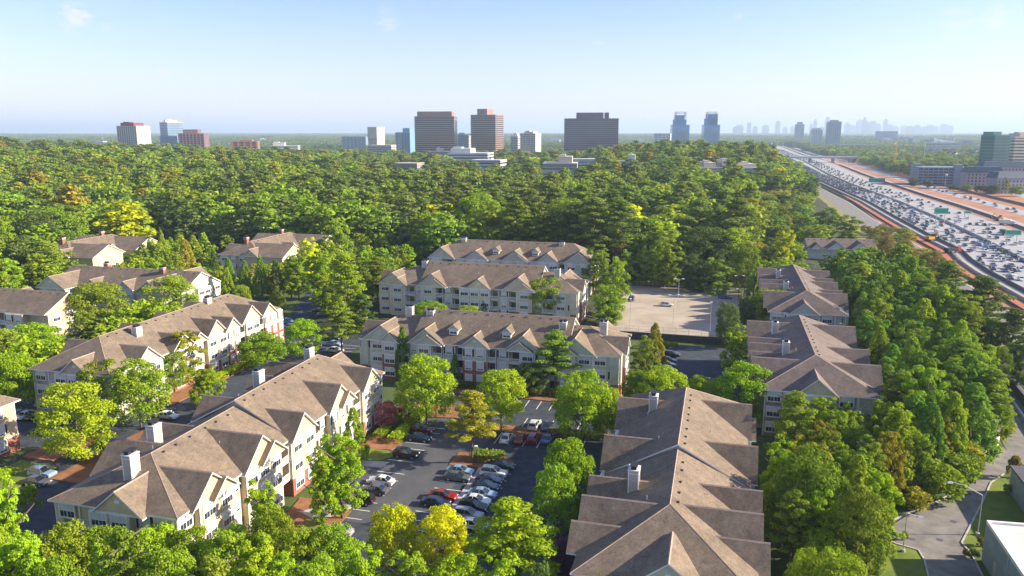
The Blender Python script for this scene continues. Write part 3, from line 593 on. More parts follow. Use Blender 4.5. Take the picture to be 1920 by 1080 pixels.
# ------------------------------------------------------------------ trees
def leaf_quads(cen, nrm, size, rng):
    n = len(cen); a = rng.normal(size=(n, 3)); a -= (a * nrm).sum(1, keepdims=True) * nrm; a /= np.linalg.norm(a, axis=1, keepdims=True) + 1e-9
    b = np.cross(nrm, a); s = (size * rng.uniform(.6, 1.35, n))[:, None]; asp = rng.uniform(.5, .9, n)[:, None]
    q = np.stack([cen - a * s, cen - b * s * asp, cen + a * s, cen + b * s * asp], 1)
    return q.reshape(-1, 3)
def quad_mesh(name, V, mats):
    n = len(V) // 4; me = bpy.data.meshes.new(name)
    me.vertices.add(len(V)); me.vertices.foreach_set('co', V.astype(np.float32).ravel())
    me.loops.add(n * 4); me.loops.foreach_set('vertex_index', np.arange(n * 4, dtype=np.int32))
    me.polygons.add(n); me.polygons.foreach_set('loop_start', np.arange(0, n * 4, 4, dtype=np.int32))
    me.polygons.foreach_set('loop_total', np.full(n, 4, dtype=np.int32))
    me.update(calc_edges=True); me.validate()
    for m in mats: me.materials.append(m)
    return me
def crown_pts(kind, rng, nleaf, asp):
    "clump centres, radii (unit height and width; asp = height / width so clumps stay round)"
    C_, R_ = [], []
    if kind == 'round':
        n = 150
        lob = rng.normal(size=(7, 3)); lob /= np.linalg.norm(lob, axis=1, keepdims=True)
        for i in range(n):
            d = rng.normal(size=3); d /= np.linalg.norm(d)
            if d[2] < -.8: d[2] *= -.6
            bump = .93 + .12 * max(0, (lob @ d).max()) ** 3 + rng.uniform(-.05, .03)
            r = bump * (1 if i % 4 else rng.uniform(.45, .8))
            C_.append((d[0] * .41 * r, d[1] * .41 * r, (.515 + d[2] * .445 * r))); R_.append(rng.uniform(.07, .12))
    elif kind == 'tall':
        nl = 11
        for k in range(nl):
            z = .17 + .72 * (k + rng.uniform(-.2, .4)) / nl; rr = .30 * math.sin(min(1, (z - .1) / .5) * math.pi / 2) * (1.12 - z) * 1.9
            ang = k * 2.4 + rng.uniform(-.5, .5); off_ = rng.uniform(.25, .75) * rr
            cx, cy = math.cos(ang) * off_, math.sin(ang) * off_; lr = rng.uniform(.17, .28)
            for i in range(11):
                d = rng.normal(size=3); d /= np.linalg.norm(d)
                C_.append((cx + d[0] * lr, cy + d[1] * lr, z + d[2] * lr / asp * .8)); R_.append(rng.uniform(.055, .10))
    elif kind == 'pine':
        nb = 34
        for k in range(nb):
            f = (k + rng.uniform(0, 1)) / nb; z = .34 + .62 * f; rr = .47 * (1 - f ** 1.7) ** .75 * rng.uniform(.6, 1.05) + .03
            ang = k * 2.399 + rng.uniform(-.4, .4)
            for s in (1, .66, .36):
                C_.append((math.cos(ang) * rr * s, math.sin(ang) * rr * s, z + .035 * s + rng.uniform(-.012, .012))); R_.append(rng.uniform(.07, .115) * (.75 + .4 * s))
    elif kind == 'cone':
        nb = 90
        for k in range(nb):
            f = (k + rng.uniform(0, 1)) / nb; z = .05 + .91 * f; rr = .42 * min(1, (f + .12) / .3) ** .5 * (1 - f) ** .72 + .02
            ang = k * 2.399 + rng.uniform(-.5, .5)
            C_.append((math.cos(ang) * rr, math.sin(ang) * rr, z)); R_.append(rng.uniform(.07, .12) * (1.05 - .45 * f))
    elif kind == 'shrub':
        for i in range(30):
            d = rng.normal(size=3); d /= np.linalg.norm(d); d[2] = abs(d[2])
            C_.append((d[0] * .4, d[1] * .4, .18 + d[2] * .6)); R_.append(rng.uniform(.12, .2))
    return np.array(C_), np.array(R_)
def crown(kind, seed, nleaf, size, asp):
    rng = np.random.default_rng(seed)
    C_, R_ = crown_pts(kind, rng, nleaf, asp)
    w = R_ ** 2; idx = rng.choice(len(C_), nleaf, p=w / w.sum())
    d = rng.normal(size=(nleaf, 3)); d /= np.linalg.norm(d, axis=1, keepdims=True)
    low = d[:, 2] < -.25; d[low, 2] *= -1
    rad = R_[idx] * rng.uniform(.55, 1.12, nleaf) ** .7
    flat = {'pine': .5, 'cone': 1.35}.get(kind, .9)
    pos = C_[idx] + d * rad[:, None] * np.array([1, 1, flat / asp])
    nr = d + rng.normal(size=(nleaf, 3)) * .55 + np.array([0, 0, .25]); nr /= np.linalg.norm(nr, axis=1, keepdims=True)
    # leaves are square in real space: build in a space where z is stretched by asp, then squash
    p2 = pos * np.array([1, 1, asp]); V = leaf_quads(p2, nr, size, rng)
    V = V / np.array([1, 1, asp]); V[:, 2] = np.maximum(V[:, 2], .02)
    return V
def trunk_mesh(kind, seed, asp):
    rng = random.Random(seed); m = MB(); top = {'round': .6, 'tall': .8, 'pine': .95, 'cone': .8, 'shrub': .4}[kind]
    r0 = .03 if kind != 'shrub' else .02
    pts = [(0, 0, -.05)]
    for k in range(1, 5): pts.append((rng.uniform(-.015, .015), rng.uniform(-.015, .015), top * k / 4))
    for k in range(4): m.tube(pts[k], pts[k + 1], r0 * (1 - k * .2), r0 * (1 - (k + 1) * .2), 6)
    nb = {'round': 9, 'tall': 9, 'pine': 14, 'cone': 0, 'shrub': 4}[kind]
    for k in range(nb):
        a = k * 2.4; z = {'round': .22, 'tall': .25, 'pine': .35, 'shrub': .1}[kind] + (top - .3) * k / nb * .9; rr = .33 if kind != 'shrub' else .2
        m.tube((0, 0, z), (math.cos(a) * rr, math.sin(a) * rr, z + (.2 if kind != 'pine' else .05)), .012, .004, 4)
    return datamesh(m, 'trunk', M['bark'])
SPEC = {'round': (1.15, 15000, .0155), 'tall': (1.7, 13000, .0185), 'pine': (1.9, 11000, .020), 'cone': (1.8, 11000, .021), 'shrub': (.8, 1500, .05)}
PROTO = {}
for k, (asp, nl, sz) in SPEC.items():
    nv = {'round': 4, 'tall': 4, 'pine': 4, 'cone': 3, 'shrub': 2}[k]
    PROTO[k] = [(quad_mesh('crown', crown(k, 100 * i + len(k) * 7, nl, sz, asp), [LEAF['mid']]), trunk_mesh(k, i, asp)) for i in range(nv)]
TREES = []      # x, y, z, height, width, kind, tone, manual?
def T_(u, vt, vb, wpx, kind, tone):
    x, y, z = PT(u, vb); h = max(1.5, ztop(y, vt) - z); d = math.hypot(y, H - z)
    TREES.append((x, y, z, h, wpx * d / F, kind, tone))
for t in [
    # car park and its edges
    (800, 668, 795, 118, 'round', 'bright'), (940, 692, 808, 98, 'round', 'bright'), (1090, 697, 830, 112, 'round', 'bright'), (1138, 728, 826, 66, 'round', 'green'),
    (886, 733, 868, 104, 'pine', 'olive'), (1066, 822, 985, 100, 'round', 'bright'), (1040, 872, 1015, 84, 'round', 'green'),
    (742, 950, 1085, 98, 'round', 'yellow'), (830, 955, 1095, 100, 'round', 'yellow'), (955, 940, 1140, 165, 'pine', 'bright'), (1056, 1008, 1105, 56, 'round', 'purple'),
    (642, 808, 972, 108, 'tall', 'bright'), (604, 838, 985, 62, 'tall', 'bright'), (666, 762, 868, 56, 'cone', 'green'), (726, 752, 806, 42, 'round', 'pink'),
    (500, 893, 1040, 74, 'tall', 'bright'),
    # row across the bottom
    (24, 872, 1120, 96, 'tall', 'bright'), (62, 985, 1190, 115, 'tall', 'bright'), (200, 1016, 1190, 62, 'cone', 'bright'), (250, 990, 1210, 96, 'pine', 'mid'),
    (140, 985, 1140, 112, 'round', 'green'), (205, 990, 1130, 92, 'round', 'green'), (302, 982, 1110, 105, 'round', 'bright'), (372, 990, 1120, 98, 'round', 'green'),
    (440, 985, 1130, 110, 'round', 'green'), (512, 952, 1120, 92, 'round', 'green'), (486, 1000, 1190, 112, 'tall', 'bright'), (566, 992, 1150, 96, 'round', 'green'),
    (628, 985, 1140, 104, 'round', 'green'), (690, 1010, 1190, 104, 'tall', 'bright'), (330, 1030, 1210, 110, 'round', 'green'), (415, 1045, 1240, 100, 'pine', 'mid'),
    (600, 1045, 1230, 120, 'round', 'green'), (770, 1035, 1190, 110, 'tall', 'green'), (860, 1045, 1190, 110, 'round', 'bright'), (930, 1040, 1200, 90, 'tall', 'bright'), (10, 960, 1180, 90, 'tall', 'green'), (120, 1045, 1240, 100, 'round', 'green'),
    (540, 1040, 1240, 90, 'pine', 'bright'), (1010, 1060, 1200, 80, 'round', 'dark'), (1130, 1075, 1240, 70, 'round', 'green'), (1330, 1066, 1190, 75, 'round', 'bright'),
    # in front of the middle rows
    (757, 610, 712, 38, 'cone', 'cypress'), (853, 662, 722, 28, 'cone', 'cypress'), (1040, 620, 740, 92, 'pine', 'mid'), (992, 682, 742, 74, 'round', 'dark'),
    (1207, 628, 718, 66, 'tall', 'mid'), (1226, 603, 702, 50, 'cone', 'olive'), (1240, 690, 775, 104, 'round', 'bright'), (1196, 695, 765, 66, 'round', 'green'), (1310, 703, 765, 50, 'round', 'bright'),
    (1376, 607, 710, 74, 'tall', 'bright'), (1362, 566, 652, 48, 'round', 'dark'), (1396, 682, 798, 118, 'round', 'bright'), (1338, 712, 790, 60, 'round', 'mid'),
    (1450, 543, 622, 104, 'round', 'bright'), (1412, 474, 568, 36, 'cone', 'mid'), (1022, 520, 600, 82, 'round', 'green'), (1140, 528, 618, 84, 'tall', 'green'), (1118, 455, 548, 74, 'tall', 'mid'),
    (1152, 478, 600, 66, 'tall', 'green'), (908, 553, 598, 24, 'cone', 'dark'), (806, 566, 606, 74, 'round', 'bright'), (880, 573, 610, 56, 'round', 'bright'), (1170, 465, 545, 44, 'tall', 'mid'),
    (728, 490, 560, 24, 'cone', 'green'), (700, 495, 560, 50, 'round', 'green'), (690, 488, 560, 28, 'cone', 'green'),
    # cluster left of the rows
    (640, 405, 520, 56, 'tall', 'green'), (604, 462, 590, 84, 'tall', 'bright'), (652, 475, 625, 78, 'pine', 'green'), (680, 552, 655, 70, 'pine', 'dark'), (642, 570, 665, 74, 'pine', 'mid'), (560, 470, 560, 60, 'tall', 'green'),
    (580, 440, 540, 50, 'tall', 'yellow'), (570, 598, 674, 76, 'round', 'bright'), (505, 563, 632, 38, 'cone', 'cypress'), (492, 622, 694, 92, 'round', 'bright'), (520, 548, 590, 34, 'round', 'green'), (625, 505, 600, 66, 'tall', 'green'), (668, 520, 620, 50, 'cone', 'green'),
    # between the two left hand blocks
    (352, 610, 722, 92, 'tall', 'olive'), (386, 680, 765, 78, 'tall', 'bright'), (265, 678, 800, 116, 'round', 'green'), (196, 676, 780, 92, 'round', 'green'), (150, 718, 868, 142, 'round', 'bright'), (325, 655, 735, 60, 'round', 'green'),
    (1888, 905, 925, 16, 'shrub', 'green'), (1838, 1008, 1024, 14, 'shrub', 'brush'), (1826, 1028, 1046, 20, 'shrub', 'dark'), (1810, 1032, 1044, 12, 'shrub', 'brush'), (1696, 1000, 1012, 12, 'shrub', 'mid'), (208, 815, 862, 36, 'shrub', 'green'), (60, 905, 960, 34, 'shrub', 'green'),
    # left border
    (30, 662, 770, 92, 'round', 'bright'), (62, 608, 690, 112, 'round', 'bright'), (8, 618, 705, 84, 'round', 'green'), (190, 530, 630, 112, 'round', 'green'), (320, 516, 602, 108, 'round', 'green'),
    (283, 566, 612, 28, 'cone', 'green'), (430, 500, 585, 38, 'cone', 'green'), (390, 513, 575, 36, 'cone', 'cypress'), (456, 534, 586, 36, 'round', 'green'), (150, 572, 625, 66, 'round', 'bright'), (110, 580, 620, 40, 'round', 'bright'),
    (40, 436, 545, 100, 'tall', 'dark'), (92, 452, 550, 80, 'pine', 'mid'), (22, 480, 575, 76, 'tall', 'bright'), (190, 443, 505, 50, 'tall', 'mid'), (262, 466, 515, 78, 'tall', 'bright'), (308, 430, 508, 26, 'cone', 'green'), (230, 478, 515, 50, 'round', 'bright'),
    (352, 448, 515, 42, 'cone', 'olive'), (330, 470, 520, 40, 'tall', 'green'), (432, 482, 552, 32, 'cone', 'cypress'), (462, 486, 556, 32, 'cone', 'cypress'), (492, 478, 560, 34, 'cone', 'cypress'), (520, 486, 562, 34, 'cone', 'dark'), (547, 478, 560, 46, 'tall', 'mid'), (405, 470, 540, 30, 'cone', 'dark'),
    (75, 420, 500, 60, 'tall', 'bright'), (150, 410, 470, 40, 'tall', 'olive'), (196, 410, 468, 30, 'cone', 'green'), (10, 400, 520, 80, 'tall', 'bright'),
    # right hand side
    (1466, 428, 505, 52, 'tall', 'yellow'), (1245, 440, 548, 82, 'tall', 'green'), (1300, 470, 556, 70, 'tall', 'dark'), (1345, 478, 560, 74, 'tall', 'mid'), (1395, 455, 556, 60, 'round', 'mid'), (1210, 455, 545, 60, 'tall', 'mid'),
    (1832, 520, 652, 118, 'pine', 'pine'), (1768, 490, 600, 84, 'pine', 'pine'), (1740, 470, 560, 60, 'round', 'brush'), (1708, 470, 535, 56, 'round', 'brush'), (1890, 580, 700, 80, 'pine', 'dark'), (1850, 590, 700, 70, 'tall', 'dark'), (1790, 560, 640, 66, 'tall', 'mid'),
    (1905, 630, 730, 80, 'tall', 'dark'), (1866, 650, 735, 50, 'round', 'mid'), (1690, 450, 505, 40, 'round', 'brush'), (1660, 440, 490, 36, 'round', 'brush'), (1755, 510, 590, 56, 'round', 'olive'), (1900, 850, 895, 24, 'shrub', 'brush'),
    (1590, 400, 462, 64, 'tall', 'green'), (1880, 328, 363, 30, 'tall', 'olive'), (1862, 346, 364, 26, 'round', 'dark'), (1838, 348, 362, 24, 'round', 'dark'), (1905, 348, 368, 28, 'round', 'mid'), (1812, 346, 359, 22, 'round', 'mid'), (1740, 336, 352, 24, 'tall', 'dark'), (1712, 333, 350, 26, 'tall', 'dark'), (1788, 347, 358, 20, 'round', 'dark'), (1545, 385, 450, 60, 'tall', 'mid'),
]: T_(*t)
MANUAL = set(TREES)
def inpoly(p, poly):
    x, y = p; c = False; j = len(poly) - 1
    for i in range(len(poly)):
        xi, yi = poly[i]; xj, yj = poly[j]
        if (yi > y) != (yj > y) and x < (xj - xi) * (y - yi) / (yj - yi) + xi: c = not c
        j = i
    return c
def scatter(poly, sp, hr_, wr, kinds, jit=.35):
    xs = [p[0] for p in poly]; ys = [p[1] for p in poly]; e = min(xs)
    while e < max(xs):
        n = min(ys)
        while n < max(ys):
            p = (e + rnd.uniform(-jit, jit) * sp, n + rnd.uniform(-jit, jit) * sp)
            if inpoly(p, poly):
                x, y = G(*p); k, t = rnd.choice(kinds); h = rnd.uniform(*hr_); TREES.append((x, y, gz(x, y), h, h * rnd.uniform(*wr), k, t))
            n += sp
        e += sp
scatter([(-170, 140), (-146, 128), (-142, 165), (-142, 186), (-165, 186)], 9, (9, 13), (.8, 1.0), [('round', 'green'), ('round', 'bright'), ('tall', 'mid')])
scatter([(-226, 222), (-195, 226), (-165, 232), (-150, 240), (-152, 258), (-195, 250), (-230, 244)], 8.5, (8, 13), (.6, .8), [('tall', 'bright'), ('tall', 'green'), ('round', 'mid'), ('cone', 'green'), ('tall', 'olive')])
scatter([(-268, 190), (-215, 196), (-222, 222), (-240, 246), (-262, 250)], 9, (10, 17), (.6, .75), [('tall', 'bright'), ('tall', 'mid'), ('tall', 'green'), ('pine', 'mid')])
scatter([(-238, 262), (-212, 262), (-206, 300), (-236, 300)], 9, (10, 15), (.6, .75), [('tall', 'bright'), ('tall', 'green'), ('cone', 'green')])
scatter([(-155, 262), (-118, 262), (-120, 300), (-155, 312)], 8.5, (11, 17), (.55, .75), [('tall', 'green'), ('tall', 'dark'), ('tall', 'bright'), ('cone', 'green')])
scatter([(-118, 214), (-108, 214), (-104, 260), (-116, 262)], 7.5, (10, 16), (.55, .7), [('tall', 'green'), ('cone', 'cypress'), ('pine', 'mid')])
# cypress belt right of the blocks, then the mixed wood beside the foreground block
scatter([(47, 147), (54, 160), (61, 195), (65, 240), (68, 300), (69, 318), (40, 318), (42, 300), (40, 215), (36, 205), (35, 150), (34, 138)], 5.9, (11.5, 18), (.55, .8), [('cone', 'cypress'), ('tall', 'cypress'), ('tall', 'cypress'), ('tall', 'green'), ('pine', 'mid'), ('cone', 'green'), ('tall', 'cypress')])
scatter([(36, 136), (44, 145), (45, 150), (36, 150), (35, 138)], 5.0, (12, 15), (.42, .55), [('cone', 'cypress'), ('cone', 'green')])
scatter([(11, 96), (20, 96), (25, 110), (26, 120), (34, 127), (42, 138), (44, 143), (35, 148), (10, 147)], 4.8, (8, 16), (.45, .66), [('tall', 'green'), ('tall', 'mid'), ('tall', 'bright'), ('tall', 'green'), ('pine', 'mid'), ('tall', 'bright'), ('cone', 'green'), ('tall', 'olive'), ('round', 'mid')])
scatter([(11, 72), (19, 74), (22, 90), (21, 98), (11, 96)], 5.6, (8, 12), (.55, .75), [('round', 'green'), ('tall', 'bright'), ('round', 'mid'), ('tall', 'green')])
scatter([(31, 123), (37, 128), (46, 140), (42, 143), (33, 131)], 3.2, (3, 6), (.9, 1.2), [('round', 'green'), ('round', 'mid'), ('round', 'olive')])
scatter([(8, 205), (14, 214), (14, 250), (9, 250)], 6, (9, 12), (.5, .6), [('cone', 'mid'), ('tall', 'dark')])
scatter([(62, 205), (76, 235), (84, 300), (94, 400), (104, 500), (84, 500), (70, 400), (70, 330), (66, 260)], 7.5, (2.5, 5.5), (1.1, 1.6), [('round', 'brush'), ('round', 'olive'), ('round', 'brush'), ('round', 'mid')])
def brect(x, y):
    "ground kept clear of forest: pixel outlines of the complex, lots and corridor"
    e, n = EN(x, y)
    u, v = px_of(x, y, gz(x, y))
    if x > interp(LB, y) - (64 if y < 600 else 50) and x < interp(RE, y) + (500 if y < 640 else (500 - (y - 640) * 1.55 if y < 900 else 55)) and y < 3400: return True
    if n < 300 and -275 < e: return True
    if n < 252 and e < -120: return e > -262 or False
    if -130 < e < -30 and n < 290: return True
    if -130 < e < 62 and n < 292: return True
    if e < -130 and n < 322 and e > -268: return True
    if 34 < e < 76 and 318 < n < 392: return True
    if n < 175: return True
    return False
CLEAR = [(480, 1500, 30), (664, 1500, 30), (500, 1470, 20)]     # (x, y, radius) of commercial sites, filled by the city table
# offices: label, u0, u1, vtop, distance, depth, turn, band colour, glass colour, floor height, band height, fins, roof blocks, low building?
OFF = [
 ('broad bronze banded office tower, left of the two tall central towers', 777, 855, 218, 1500, 42, -4, 'bronze', 'gdark', 3.9, 1.7, 0, [(.06, .93, 9)], 0),
 ('tall narrow bronze office tower with a set back top, beside the broad banded tower', 882, 944, 215, 1500, 44, -20, 'bronze', 'gdark', 3.9, 1.9, 0, [(.22, .62, 11)], 0),
 ('wide purple brown office slab with raised roof block, in the middle of the skyline', 1058, 1164, 222, 1500, 48, -6, 'plum', 'gdark', 3.9, 1.8, 0, [(.22, .72, 11), (.74, .82, 11)], 0),
 ('cream and grey office tower with a dark red roof cap, at far left', 216, 269, 236, 1550, 36, -18, 'ivory', 'ggrey', 3.6, .5, 9, [(.1, .8, 6)], 0),
 ('pale blue glass tower with a white flank behind the rounded red tower', 294, 337, 229, 1900, 40, -40, 'white', 'gblue', 3.9, .6, 0, [(.3, .55, 5)], 0),
 ('low blue glass office block in front of the white flanked tower', 297, 336, 255, 1750, 30, -8, 'blue', 'gblue', 3.9, .5, 0, [], 0),
 ('rounded red brown office tower with pink bands and an open crown', 328, 379, 250, 1650, 50, 10, 'rose', 'gdark', 4.2, 1.0, 7, [(.15, .75, 8)], 0),
 ('low red brown office building standing alone on the left skyline', 427, 478, 265, 1500, 40, 12, 'redbrown', 'gdark', 4.0, 1.6, 4, [(.3, .8, 3)], 0),
 ('white stepped hospital block at far left above the trees', 142, 221, 273, 1600, 40, -10, 'white', 'ggrey', 3.8, 2.3, 0, [(.35, .8, 7)], 1),
 ('white low offices with a flat round roof on the left skyline', 500, 556, 273, 1650, 40, 8, 'white', 'ggrey', 3.8, 2.0, 0, [(.1, .5, 6)], 1),
 ('hazy grey mid rise blocks left of the blank white tower', 641, 684, 256, 2400, 40, 0, 'greyblue', 'gblue', 4, 1.5, 6, [], 0),
 ('blank white concrete tower with a dark left edge', 688, 718, 238, 1700, 30, -25, 'ivory', 'ivory', 30, 12, 0, [], 0),
 ('low cream office podium below the blank white tower', 688, 737, 272, 1550, 40, -6, 'ivory', 'ggrey', 3.6, 2.0, 0, [], 1),
 ('pale blue glass tower in two steps, left of the broad banded tower', 741, 776, 248, 1750, 36, -15, 'blue', 'gblue', 3.9, .5, 5, [(.45, .95, 9)], 0),
 ('small teal glass office between the two bronze towers', 858, 884, 252, 1850, 30, 0, 'greyblue', 'gblue', 3.9, 1.2, 0, [(.1, .5, 4)], 0),
 ('small white banded office between the two bronze towers', 870, 883, 254, 1620, 25, -10, 'white', 'ggrey', 3.9, 2.1, 0, [], 0),
 ('white office block with a grid of square windows', 976, 1015, 250, 1750, 36, -22, 'ivory', 'ggrey', 4.2, 1.7, 9, [(.2, .8, 4)], 0),
 ('small white banded office left of the square window block', 957, 976, 255, 1800, 36, -10, 'white', 'gdark', 3.9, 2.0, 0, [(.4, .9, 6)], 0),
 ('grey service block at the foot of the broad banded tower', 800, 850, 284, 1150, 24, 6, 'greyblue', 'ggrey', 8, 5, 0, [(.3, .6, 4)], 1),
 ('terraced white office with dark ribbon windows in front of the central towers', 838, 924, 287, 1060, 50, -8, 'white', 'gdark', 4.0, 2.2, 0, [(.05, .55, 6)], 1),
 ('long low white terrace at the foot of the narrow bronze tower', 882, 950, 300, 900, 30, -14, 'white', 'gdark', 4.0, 2.2, 0, [], 1),
 ('small cream flat roofed building in the forest left of the terraced white office', 736, 790, 306, 740, 22, -12, 'ivory', 'ggrey', 6, 4, 0, [], 1),
 ('beige flat roofed building in the forest before the wide purple brown slab', 1018, 1090, 306, 730, 34, -6, 'ivory', 'ggrey', 5, 3.6, 0, [(.45, .85, 6)], 1),
 ('low white building at the foot of the wide purple brown slab', 1060, 1120, 298, 860, 24, -4, 'white', 'ggrey', 5, 3, 0, [], 1),
 ('long white flat roofed building right of the wide slab', 1160, 1202, 302, 780, 26, -10, 'white', 'ggrey', 6, 4, 0, [(.6, .95, 6)], 1),
 ('large beige office with dark ribbon windows and roof plant near the highway', 1314, 1436, 314, 720, 40, -5, 'ivory', 'gdark', 4.2, 2.4, 0, [(.1, .3, 4), (.4, .62, 6), (.75, .95, 3)], 1),
 ('twin blue glass tower with white crown, left of the pair', 1261, 1294, 234, 2500, 50, -20, 'bluedeep', 'gteal', 4, .4, 0, [(.12, .82, 17), (.2, .7, 30)], 0),
 ('twin blue glass tower with white crown, right of the pair', 1321, 1351, 234, 2500, 50, -20, 'bluedeep', 'gteal', 4, .4, 0, [(.12, .85, 20), (.25, .85, 33)], 0),
 ('small white block left of the twin blue towers', 1228, 1262, 250, 2400, 40, -15, 'white', 'ggrey', 5, 3, 4, [], 0),
 ('hazy blue apartment tower beyond the overpass, left of three', 1491, 1514, 233, 4200, 60, -20, 'greyblue', 'gblue', 5, 2, 0, [(.2, .8, 12)], 0),
 ('grey apartment tower beyond the overpass, shortest of three', 1524, 1545, 243, 3000, 40, -10, 'greywhite', 'gblue', 4, 1, 6, [(.1, .9, 6)], 0),
 ('slate blue apartment tower beyond the overpass, tallest of three', 1554, 1580, 228, 3000, 45, -12, 'greyblue', 'gblue', 4, 1, 6, [(.2, .8, 6)], 0),
 ('wide hazy slab on the ridge right of the three apartment towers', 1652, 1684, 246, 3900, 60, 0, 'greyblue', 'gblue', 5, 2, 0, [], 0),
 ('green glass office tower at the right border', 1862, 1899, 253, 1000, 26, 6, 'green', 'ggreen', 4, .6, 0, [(.0, .5, 4)], 0),
 ('beige banded office tower beside the green glass one at the right border', 1901, 1950, 256, 1020, 30, 4, 'ivory', 'gdark', 4, 2.0, 0, [(.3, .9, 4)], 0),
 ('long low grey building behind the overpass', 1578, 1650, 271, 2600, 40, 0, 'greyblue', 'ggrey', 6, 4, 0, [], 0),
]
SKY = [(1376, 1388, 236), (1380, 1392, 234), (1401, 1407, 229), (1412, 1419, 236), (1430, 1440, 234), (1454, 1461, 226), (1468, 1475, 238), (1483, 1492, 236), (1518, 1522, 231), (1525, 1530, 223), (1536, 1545, 237), (1547, 1554, 219), (1584, 1592, 229), (1594, 1602, 234),
       (1606, 1616, 224), (1617, 1622, 219), (1623, 1630, 228), (1632, 1640, 226), (1641, 1649, 231), (1656, 1662, 223), (1663, 1672, 233), (1674, 1683, 236), (1690, 1698, 235), (1700, 1712, 236), (1714, 1724, 234), (1728, 1734, 237), (1738, 1750, 234), (1752, 1758, 236), (1764, 1774, 232), (1777, 1785, 235)]
for o_ in OFF:
    ww = (o_[2] - o_[1]) / F * o_[4]; xx = ((o_[1] + o_[2]) / 2 - 960) / F * o_[4]
    CLEAR.append((xx, o_[4] + o_[5] / 2, max(ww, o_[5]) / 2 + 12))
    if o_[13]:
        for q_ in (20, 40, 60): CLEAR.append((xx * (1 - q_ / o_[4]), o_[4] - q_, ww / 2 + 6 - q_ * .1))
FAR = []
def forest():
    y = 190.0
    while y < 2600:
        sp = 10.0 if y < 700 else (11 if y < 1300 else 14)
        x = -y * .70 - 30
        while x < y * .70 + 30:
            px, py = x + rnd.uniform(-.42, .42) * sp, y + rnd.uniform(-.42, .42) * sp
            if not brect(px, py) and not any((px - a) ** 2 + (py - b) ** 2 < r * r for a, b, r in CLEAR):
                right = px > interp(RE, py)
                q = math.sin(px * .011 + 2) + math.sin(py * .017 + px * .006)
                k = rnd.random(); h = rnd.choice([rnd.uniform(9, 16), rnd.uniform(15, 23), rnd.uniform(17, 27)]) if not right else rnd.uniform(9, 15)
                if q > .7: kind, tone = ('pine', 'pine') if k < .6 else ('tall', 'mid' if k < .85 else 'green')
                elif k < .40: kind, tone = 'tall', rnd.choice(['mid', 'green', 'green', 'mid', 'dark'])
                elif k < .62: kind, tone = 'round', rnd.choice(['mid', 'dark', 'green', 'green'])
                elif k < .93: kind, tone = 'pine', rnd.choice(['pine', 'mid', 'pine', 'mid', 'olive'])
                else: kind, tone = 'tall', rnd.choice(['bright', 'bright', 'bright', 'yellow', 'bright', 'bright'])
                if kind == 'pine': h *= 1.12
                ee, nn = EN(px, py)
                if (px > interp(LB, py) - 105 and py < 620) or (8 < ee < 76 and 285 < nn < 345): h *= .42; kind = 'round' if kind == 'pine' else kind
                wd = (h + 5) * {'tall': rnd.uniform(.52, .86), 'round': rnd.uniform(.65, 1.0), 'pine': rnd.uniform(.44, .68)}[kind] * (sp / 9.5 if y > 700 else 1)
                TREES.append((px, py, gz(px, py), h, wd, kind, tone))
            x += sp
        y += sp
forest()
# the largest in view become individual trees
def app(t):
    u, v = px_of(t[0], t[1], t[2] + t[3] * .7); 
    if not (-60 < u < 1980 and v < 1115): return 0
    if t in MANUAL: return 99
    return t[3] * (1 + (.0 if EN(t[0], t[1])[1] < 300 else -.15)) / math.hypot(t[0], t[1])
TREES.sort(key=app, reverse=True)
IND, REST = TREES[:296], TREES[296:]
LM = [('the pine island', *G(-40, 123)), ('the large cream building', *G(-68, 110)), ('the foreground roof', *G(2, 108)), ('the sage green row', *G(-50, 162)), ('the tan row', *G(-69, 216)),
      ('the grey green row', *G(-69, 252)), ('the sandy lot', *G(-10, 250)), ('the white highway side apartments', 150, 350), ('the taupe building', *G(-118, 150)), ('the long sage building', *G(-200, 200)),
      ('the cream left border building', *G(-185, 165)), ('the cypress screened building', *G(-178, 275)), ('the upper left building', *G(-238, 255)), ('the farther brown roof', *G(30, 250)), ('the nearer brown roof', *G(25, 176)),
      ('the curved service drive', *G(32, 120)), ('the frontage road', 185, 330)]
TD = {'bright': 'lime green', 'mid': 'mid green', 'green': 'fresh green', 'dark': 'dark green', 'yellow': 'yellow', 'olive': 'olive', 'pine': 'dull green', 'cypress': 'green', 'bluegreen': 'deep green', 'pink': 'pink flowering', 'purple': 'purple flowering', 'brush': 'straw coloured', 'orange': 'orange'}
KD = {'round': 'round broadleaf tree', 'tall': 'tall leafy tree', 'pine': 'layered pine', 'cone': 'narrow cypress', 'shrub': 'shrub'}
KN = {'round': 'broadleaf_tree', 'tall': 'broadleaf_tree', 'pine': 'pine_tree', 'cone': 'cypress_tree', 'shrub': 'shrub'}
def ordn(n): return {1: 'nearest', 2: 'second nearest', 3: 'third nearest', 4: 'fourth nearest', 5: 'fifth nearest'}.get(n, f'{n}th nearest' if n % 10 not in (1, 2, 3) or 10 < n % 100 < 14 else f'{n}{ {1: "st", 2: "nd", 3: "rd"}[n % 10]} nearest')
cnt = {}
rows_ = []
for t in IND:
    j = min(range(len(LM)), key=lambda q: (LM[q][1] - t[0]) ** 2 + (LM[q][2] - t[1]) ** 2)
    rows_.append((math.hypot(LM[j][1] - t[0], LM[j][2] - t[1]), j, t))
rows_.sort(key=lambda a: a[0])
